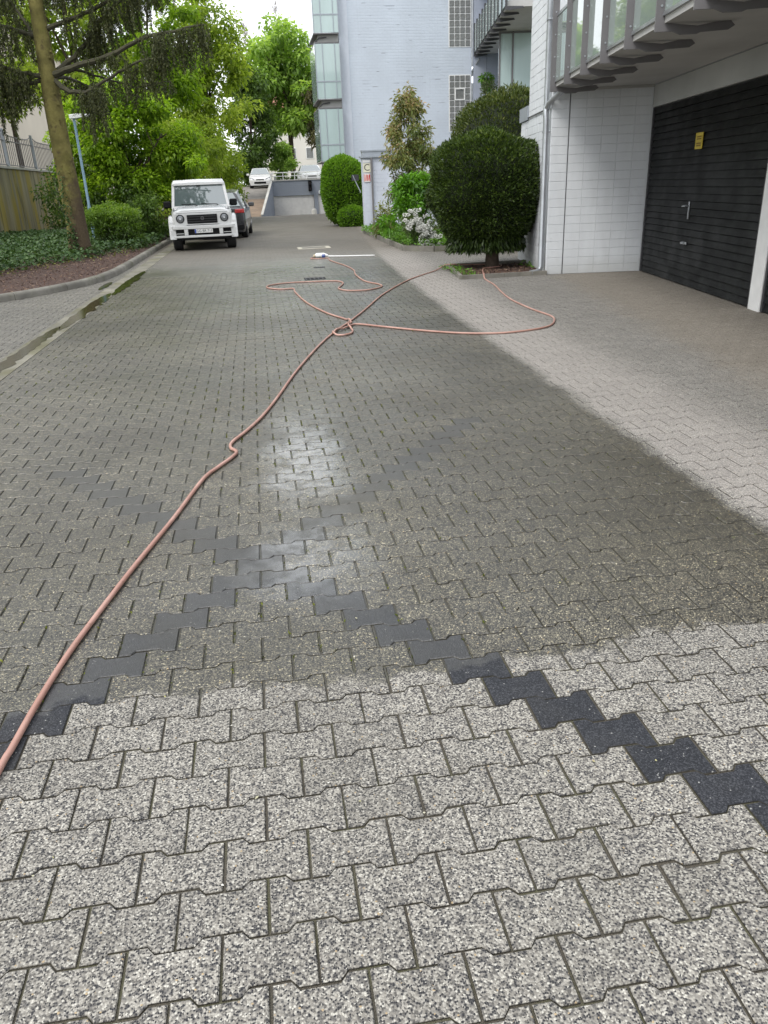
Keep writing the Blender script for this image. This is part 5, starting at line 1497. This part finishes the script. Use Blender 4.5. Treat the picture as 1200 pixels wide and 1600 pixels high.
def car(name, label, loc, rz, paint, L, Wd, H, belt, stations, lights_rear=False, white_glass=None, plate=False):
    """stations: (y, half width, roof z) along the length, y=0 is the end that faces the camera"""
    t = thing(name, label, 'car', loc, rz)
    b = MB(); secs = []
    for y, w, zr in stations:
        z1 = min(belt, zr)
        wr = w if zr <= belt + .02 else w * .74
        zz = max(zr, z1 + .012)
        secs.append([(-w * .93, y, .22), (-w, y, .48), (-w * .985, y, z1 - .04), (-w * .955, y, z1), (-wr * .93, y, zz - .035), (-wr * .72, y, zz), (wr * .72, y, zz), (wr * .93, y, zz - .035), (w * .955, y, z1), (w * .985, y, z1 - .04), (w, y, .48), (w * .93, y, .22)])
    b.loft(secs).build('body', paint, t, smooth=True)
    # glazing panels a few millimetres proud of the body shell
    gl = MB(); wsn = []
    def side(s, i, j):
        (y0, w0, r0), (y1, w1, r1) = stations[i], stations[j]
        f = .12
        def P(y, w, zr, top):
            wr = w * .74
            lo, hi = (w * .955, belt), (wr * .93, zr - .035)
            u = .93 if top else .07
            return (s * (lo[0] + (hi[0] - lo[0]) * u + .006), y, lo[1] + (hi[1] - lo[1]) * u)
        gl.add([P(y0 + .06, w0, r0, False), P(y1 - .06, w1, r1, False), P(y1 - .06, w1, r1, True), P(y0 + .06, w0, r0, True)], [(0, 1, 2, 3)])
    full = [i for i, q in enumerate(stations) if q[2] > belt + .12]
    for s in (-1, 1):
        for i, j in zip(full, full[1:]): side(s, i, j)
    gl.build('side_windows', M_carglass, t)
    i = full[0]
    (y0, w0, r0), (y1, w1, r1) = stations[i - 1], stations[i]
    sc = MB()
    n_ = Vector((0, -(r1 - belt), (y1 - y0))).normalized() * .02
    k0, k1 = .1, .93
    def Q(k, s): 
        wb = w0 * .955 * (1 - k) + w1 * .74 * .80 * k
        return (s * wb * .93, y0 + (y1 - y0) * k + n_.y, belt + (r1 - belt) * k + n_.z)
    sc.add([Q(k0, -1), Q(k0, 1), Q(k1, 1), Q(k1, -1)], [(0, 1, 2, 3)])
    sc.build('rear_window' if lights_rear else 'windshield', M_carglass, t)
    for s in (-1, 1):
        wheel(t, s * (Wd / 2 - .12), .78, .33, .22, M_chrome); wheel(t, s * (Wd / 2 - .12), L - .85, .33, .22, M_chrome)
        ym = L - 1.75 if lights_rear else stations[full[0]][0] + .05
        MB().bbox(s * (Wd / 2 + .09) - .11, s * (Wd / 2 + .09) + .11, ym - .09, ym + .09, belt + .0, belt + .15, .03).build('mirror', paint, t)
        y00 = stations[0][0]
        if lights_rear:
            MB().bbox(*(sorted((s * Wd * .30, s * Wd * .485))), y00 - .012, y00 + .22, belt - .17, belt - .03, .02).build('tail_light', M_tail, t)
        else:
            MB().loft([[(s * Wd * .24, y00 - .015, .62), (s * Wd * .46, y00 + .10, .66), (s * Wd * .475, y00 + .16, .80), (s * Wd * .30, y00 + .04, .72)], [(s * Wd * .24, y00 + .08, .62), (s * Wd * .46, y00 + .2, .66), (s * Wd * .475, y00 + .26, .80), (s * Wd * .30, y00 + .12, .72)]]).build('headlight', M_lampglass, t)
    y00 = stations[0][0]
    if not lights_rear:
        MB().bbox(-.46, .46, y00 - .03, y00 + .05, .34, .48, .02).build('air_intake', M_black, t)
        MB().bbox(-.30, .30, y00 - .02, y00 + .05, .60, .66, .01).build('grille', M_black, t)
        MB().bbox(-.26, .26, y00 - .045, y00 - .031, .37, .46, .003).build('licence_plate', M_white if plate else M_black, t)
    else:
        MB().bbox(-.85, .85, y00 - .05, y00 + .1, .30, .48, .03).build('bumper', M_black, t)
        MB().bbox(-.26, .26, y00 - .03, y00 + .01, .72, .83, .004).build('licence_plate', M_white, t)
    MB().box(-Wd * .42, Wd * .42, .3, L - .3, .14, .23).build('underbody', M_black, t)
    return t
car('parked_car', 'dark crossover parked nose away behind the white off-road car', (-1.22, 29.85, 0), math.radians(-3), M_cardark, 4.5, 1.84, 1.66, 1.02,
    [(0, .84, .98), (.08, .89, 1.02), (.45, .91, 1.55), (1.2, .92, 1.66), (2.1, .92, 1.66), (2.75, .92, 1.52), (3.35, .92, 1.05), (4.2, .88, .93), (4.42, .80, .72), (4.5, .72, .62)], True)
car('hatchback', 'small white hatchback at the top of the brown ramp', (.72, 65.6, 1.70), math.radians(-2), M_carwhite, 3.8, 1.70, 1.50, .95,
    [(0, .70, .60), (.08, .80, .72), (.35, .83, .84), (.95, .845, .96), (1.65, .85, 1.46), (2.3, .85, 1.50), (3.2, .84, 1.44), (3.72, .80, 1.0), (3.8, .76, .8)], False)
car('deck_car', 'white car parked on the parking deck behind the railing', (4.30, 58.9, 1.72), 0, M_carwhite, 4.4, 1.80, 1.42, .88,
    [(0, .74, .60), (.08, .86, .74), (.45, .89, .80), (1.2, .90, .90), (2.0, .90, 1.38), (2.7, .90, 1.42), (3.4, .88, 1.32), (4.2, .86, .92), (4.4, .8, .8)], False, plate=True)

# ------------------------------------------------------------------ hose, lance, drains, litter
def smooth_path(P, sub=6):
    P = [Vector(p) for p in P]; out = []
    for i in range(len(P) - 1):
        p0, p1, p2, p3 = P[max(i - 1, 0)], P[i], P[i + 1], P[min(i + 2, len(P) - 1)]
        for k in range(sub):
            t = k / sub
            out.append(.5 * ((2 * p1) + (p2 - p0) * t + (2 * p0 - 5 * p1 + 4 * p2 - p3) * t * t + (3 * p1 - p0 - 3 * p2 + p3) * t ** 3))
    out.append(P[-1]); return out
HR = .0112
H1 = [(-1.9, -2.0), (-1.5, -1.2), (-1.15, -.2), (-1.0, .6), (-.95, 1.2), (-.93, 1.6), (-.91, 1.99), (-.9, 2.08), (-.88, 2.3), (-.84, 2.6), (-.77, 2.95), (-.69, 3.32), (-.57, 3.82), (-.45, 4.39), (-.37, 4.59), (-.29, 4.76), (-.26, 4.87), (-.3, 4.97), (-.29, 5.1), (-.2, 5.33), (-.08, 5.7), (.05, 6.24), (.26, 7.2), (.57, 8.39), (.83, 9.21), (1.04, 9.75), (1.38, 10.73), (1.89, 12.27), (2.61, 13.95), (3.35, 15.18), (3.60, 15.42), (3.78, 15.46), (4.3, 15.62), (4.66, 15.5), (4.68, 15.2), (4.55, 14.98), (4.3, 14.9)]
H2 = [(4.17, 14.7), (3.95, 13.9), (3.88, 13.62), (3.84, 13.4), (3.75, 12.55), (3.59, 11.6), (3.48, 10.76), (3.46, 9.87), (3.49, 9.24), (3.4, 8.88), (3.22, 8.57), (2.95, 8.41), (2.56, 8.35), (2.16, 8.51), (1.79, 8.83), (1.41, 9.25), (1.14, 9.56), (1.04, 9.5), (.96, 9.34), (.8, 9.13), (.78, 8.96), (.87, 8.88), (.98, 8.97), (1.02, 9.18), (1.0, 9.42), (1.07, 9.68), (1.03, 10.01), (.84, 10.66), (.65, 11.78), (.55, 13.09), (.54, 13.63), (.34, 13.64), (.12, 13.94), (.15, 14.31), (.49, 14.55), (.95, 14.52), (1.35, 14.41), (1.44, 14.05), (1.37, 13.68), (1.28, 13.26), (1.41, 12.92), (1.72, 12.86), (1.99, 13.18), (2.0, 13.55), (1.84, 14.15), (1.82, 15.3), (1.89, 16.17), (1.84, 17.21), (1.72, 18.09), (1.64, 18.83), (1.66, 19.35), (1.46, 19.32), (1.25, 19.46), (1.34, 19.79), (1.52, 19.70)]
def hz(p):
    x, y = p
    z = HR + .001
    if 3.42 < x < 5.2 and 13.45 < y < 15.85:                     # over the edging and bed
        d = min(abs(y - 13.62), abs(x - (3.47 + .127 * (y - 13.62))))
        z = max(.02 + HR, .07 + HR if d < .14 else .03 + HR)
    return z
path = [(x, y, hz((x, y))) for x, y in H1] + [(x, y, hz((x, y))) for x, y in H2]
path = smooth_path(path, 7)
seen = []
for i, p in enumerate(path):                                     # lift where it crosses itself
    for j in range(0, i - 30, 2):
        dx, dy = p.x - path[j].x, p.y - path[j].y
        dd = math.hypot(dx, dy)
        if dd < .10: p.z = max(p.z, path[j].z + HR * 2 * max(0, 1 - (dd / .10) ** 2))
def hose_mat():
    m, N, L, b = mat_new('salmon_rubber_hose'); t = NT(m.node_tree)
    geo = N.new('ShaderNodeNewGeometry'); pos = geo.outputs['Position']
    c = t.mix(t.smooth(t.noise(pos, 4, 5), .35, .7), (.36, .195, .155), (.47, .285, .235))
    c = t.mix(t.m('MULTIPLY', t.smooth(t.noise(pos, 30, 4), .55, .75), .5), c, (.22, .12, .09))
    L.new(c, b.inputs['Base Color']); setp(b, rough=.42, spec=.5)
    return m
hose = MB().tube(path, HR, 10).build('garden_hose', hose_mat(), smooth=True)
tag(hose, 'long salmon red hose snaking over the paving and round the yew', 'hose')
ln = thing('cleaning_lance', 'white pressure washer lance lying at the hose end', 'lance', (1.52, 19.68, 0))
dv = Vector((2.78 - 1.52, 19.4 - 19.68, 0)).normalized()
def lp(d, z, o=0): return (dv.x * d - dv.y * o, dv.y * d + dv.x * o, z)
MB().tube([lp(.12, .035), lp(.6, .024), lp(1.30, .016)], [.016, .015, .013], 8).build('tube', M_white, ln, smooth=True)
MB().tube([lp(-.14, .055), lp(-.12, .06), lp(.06, .062), (lp(.16, .045))], [.035, .052, .055, .03], 10).build('handle', M_white, ln, smooth=True)
MB().tube([lp(.03, .045, -.05), lp(.10, .05, -.06)], [.04, .04], 10).build('coupling', simple('blue_coupling', (.03, .06, .22), .4), ln, smooth=True)
MB().tube([lp(-.15, .05), lp(-.19, .045)], [.04, .03], 8).build('end_cap', simple('cream_plastic', (.5, .42, .28), .5), ln, smooth=True)
dr = thing('drain_cover', 'pale concrete drain cover set flush in the paving', 'drain cover', (1.60, 23.3, 0))
MB().box(-.46, .46, -.42, -.30, -.02, .006).box(-.46, .46, .30, .42, -.02, .006).box(-.46, -.34, -.299, .299, -.02, .006).box(.34, .46, -.299, .299, -.02, .006).build('frame', simple('pale_concrete_frame', (.46, .43, .35), .8), dr)
MB().box(-.339, .339, -.299, .299, -.02, .003).build('cover_plate', M_kerb, dr)
for (x, y, s, lab) in ((1.02, 15.1, .2, 'dark iron gully grate nearer the hose loop'), (1.28, 17.3, .12, 'smaller dark gully grate farther up the drive')):
    gq = thing('gully_grate', lab, 'drain', (x, y, 0), group='gully grates in the drive')
    MB().box(-s, s, -s, s, -.05, .001).build('sump', M_black, gq)
    for k in range(5):
        MB().box(-s + .02 + k * (2 * s - .04) / 4.6, -s + .02 + k * (2 * s - .04) / 4.6 + .02, -s + .01, s - .01, .0015, .006).build('grate_bar', M_dsteel, gq)
n = 620
P = np.c_[RS.uniform(-4, 5, n), 1.4 + 15 * RS.rand(n) ** 1.4, np.full(n, .004)]
P = P[(frame_b(P[:, 0], P[:, 1]) < 4.2) & (P[:, 0] > -2.5)]
D = rand_dirs(len(P)); D[:, 2] *= .15
tag(np_quads('fallen_petals', leaf_quads(P, D, RS.uniform(.006, .018, len(P)), RS.uniform(.005, .010, len(P)), up=np.array([0, 0, 2.])), RS.rand(len(P)),
             leafmat('petal_flakes', [(.35, .33, .12), (.5, .48, .38), (.65, .63, .58)], .1, .8), kind='stuff'), 'tiny pale petals and flakes scattered on the paving', 'petals', kind='stuff')
# moss cushions in the joints of the wet patch
n = 15000
rj = RS.randint(6, 90, n)
yy = PY0 + rj * PH + RS.uniform(-PH * .45, PH * .45, n)
par = .5 * (rj % 2)
xx = PX0 + (RS.randint(-14, 14, n) + par) * PW + RS.normal(size=n) * .003
P = np.c_[xx, yy, np.full(n, -.006)]
m1 = np.sin(P[:, 0] * 2.1 + 1) + np.sin(P[:, 1] * 1.3 + P[:, 0]) + .8 * RS.normal(size=n)
P = P[(m1 > .35) & (P[:, 0] < 2.2) & (P[:, 0] > -2.4) & (P[:, 1] > 2.3)]
D = rand_dirs(len(P)); D[:, 2] = np.abs(D[:, 2]) * .8 + .2
tag(np_quads('joint_moss', leaf_quads(P, D, RS.uniform(.008, .02, len(P)), RS.uniform(.006, .012, len(P))), RS.rand(len(P)), leafmat('moss', [(.05, .065, .012), (.11, .13, .02), (.18, .19, .035)], .2, .9), kind='stuff'), 'moss tufts growing in the wet paving joints', 'moss', kind='stuff')
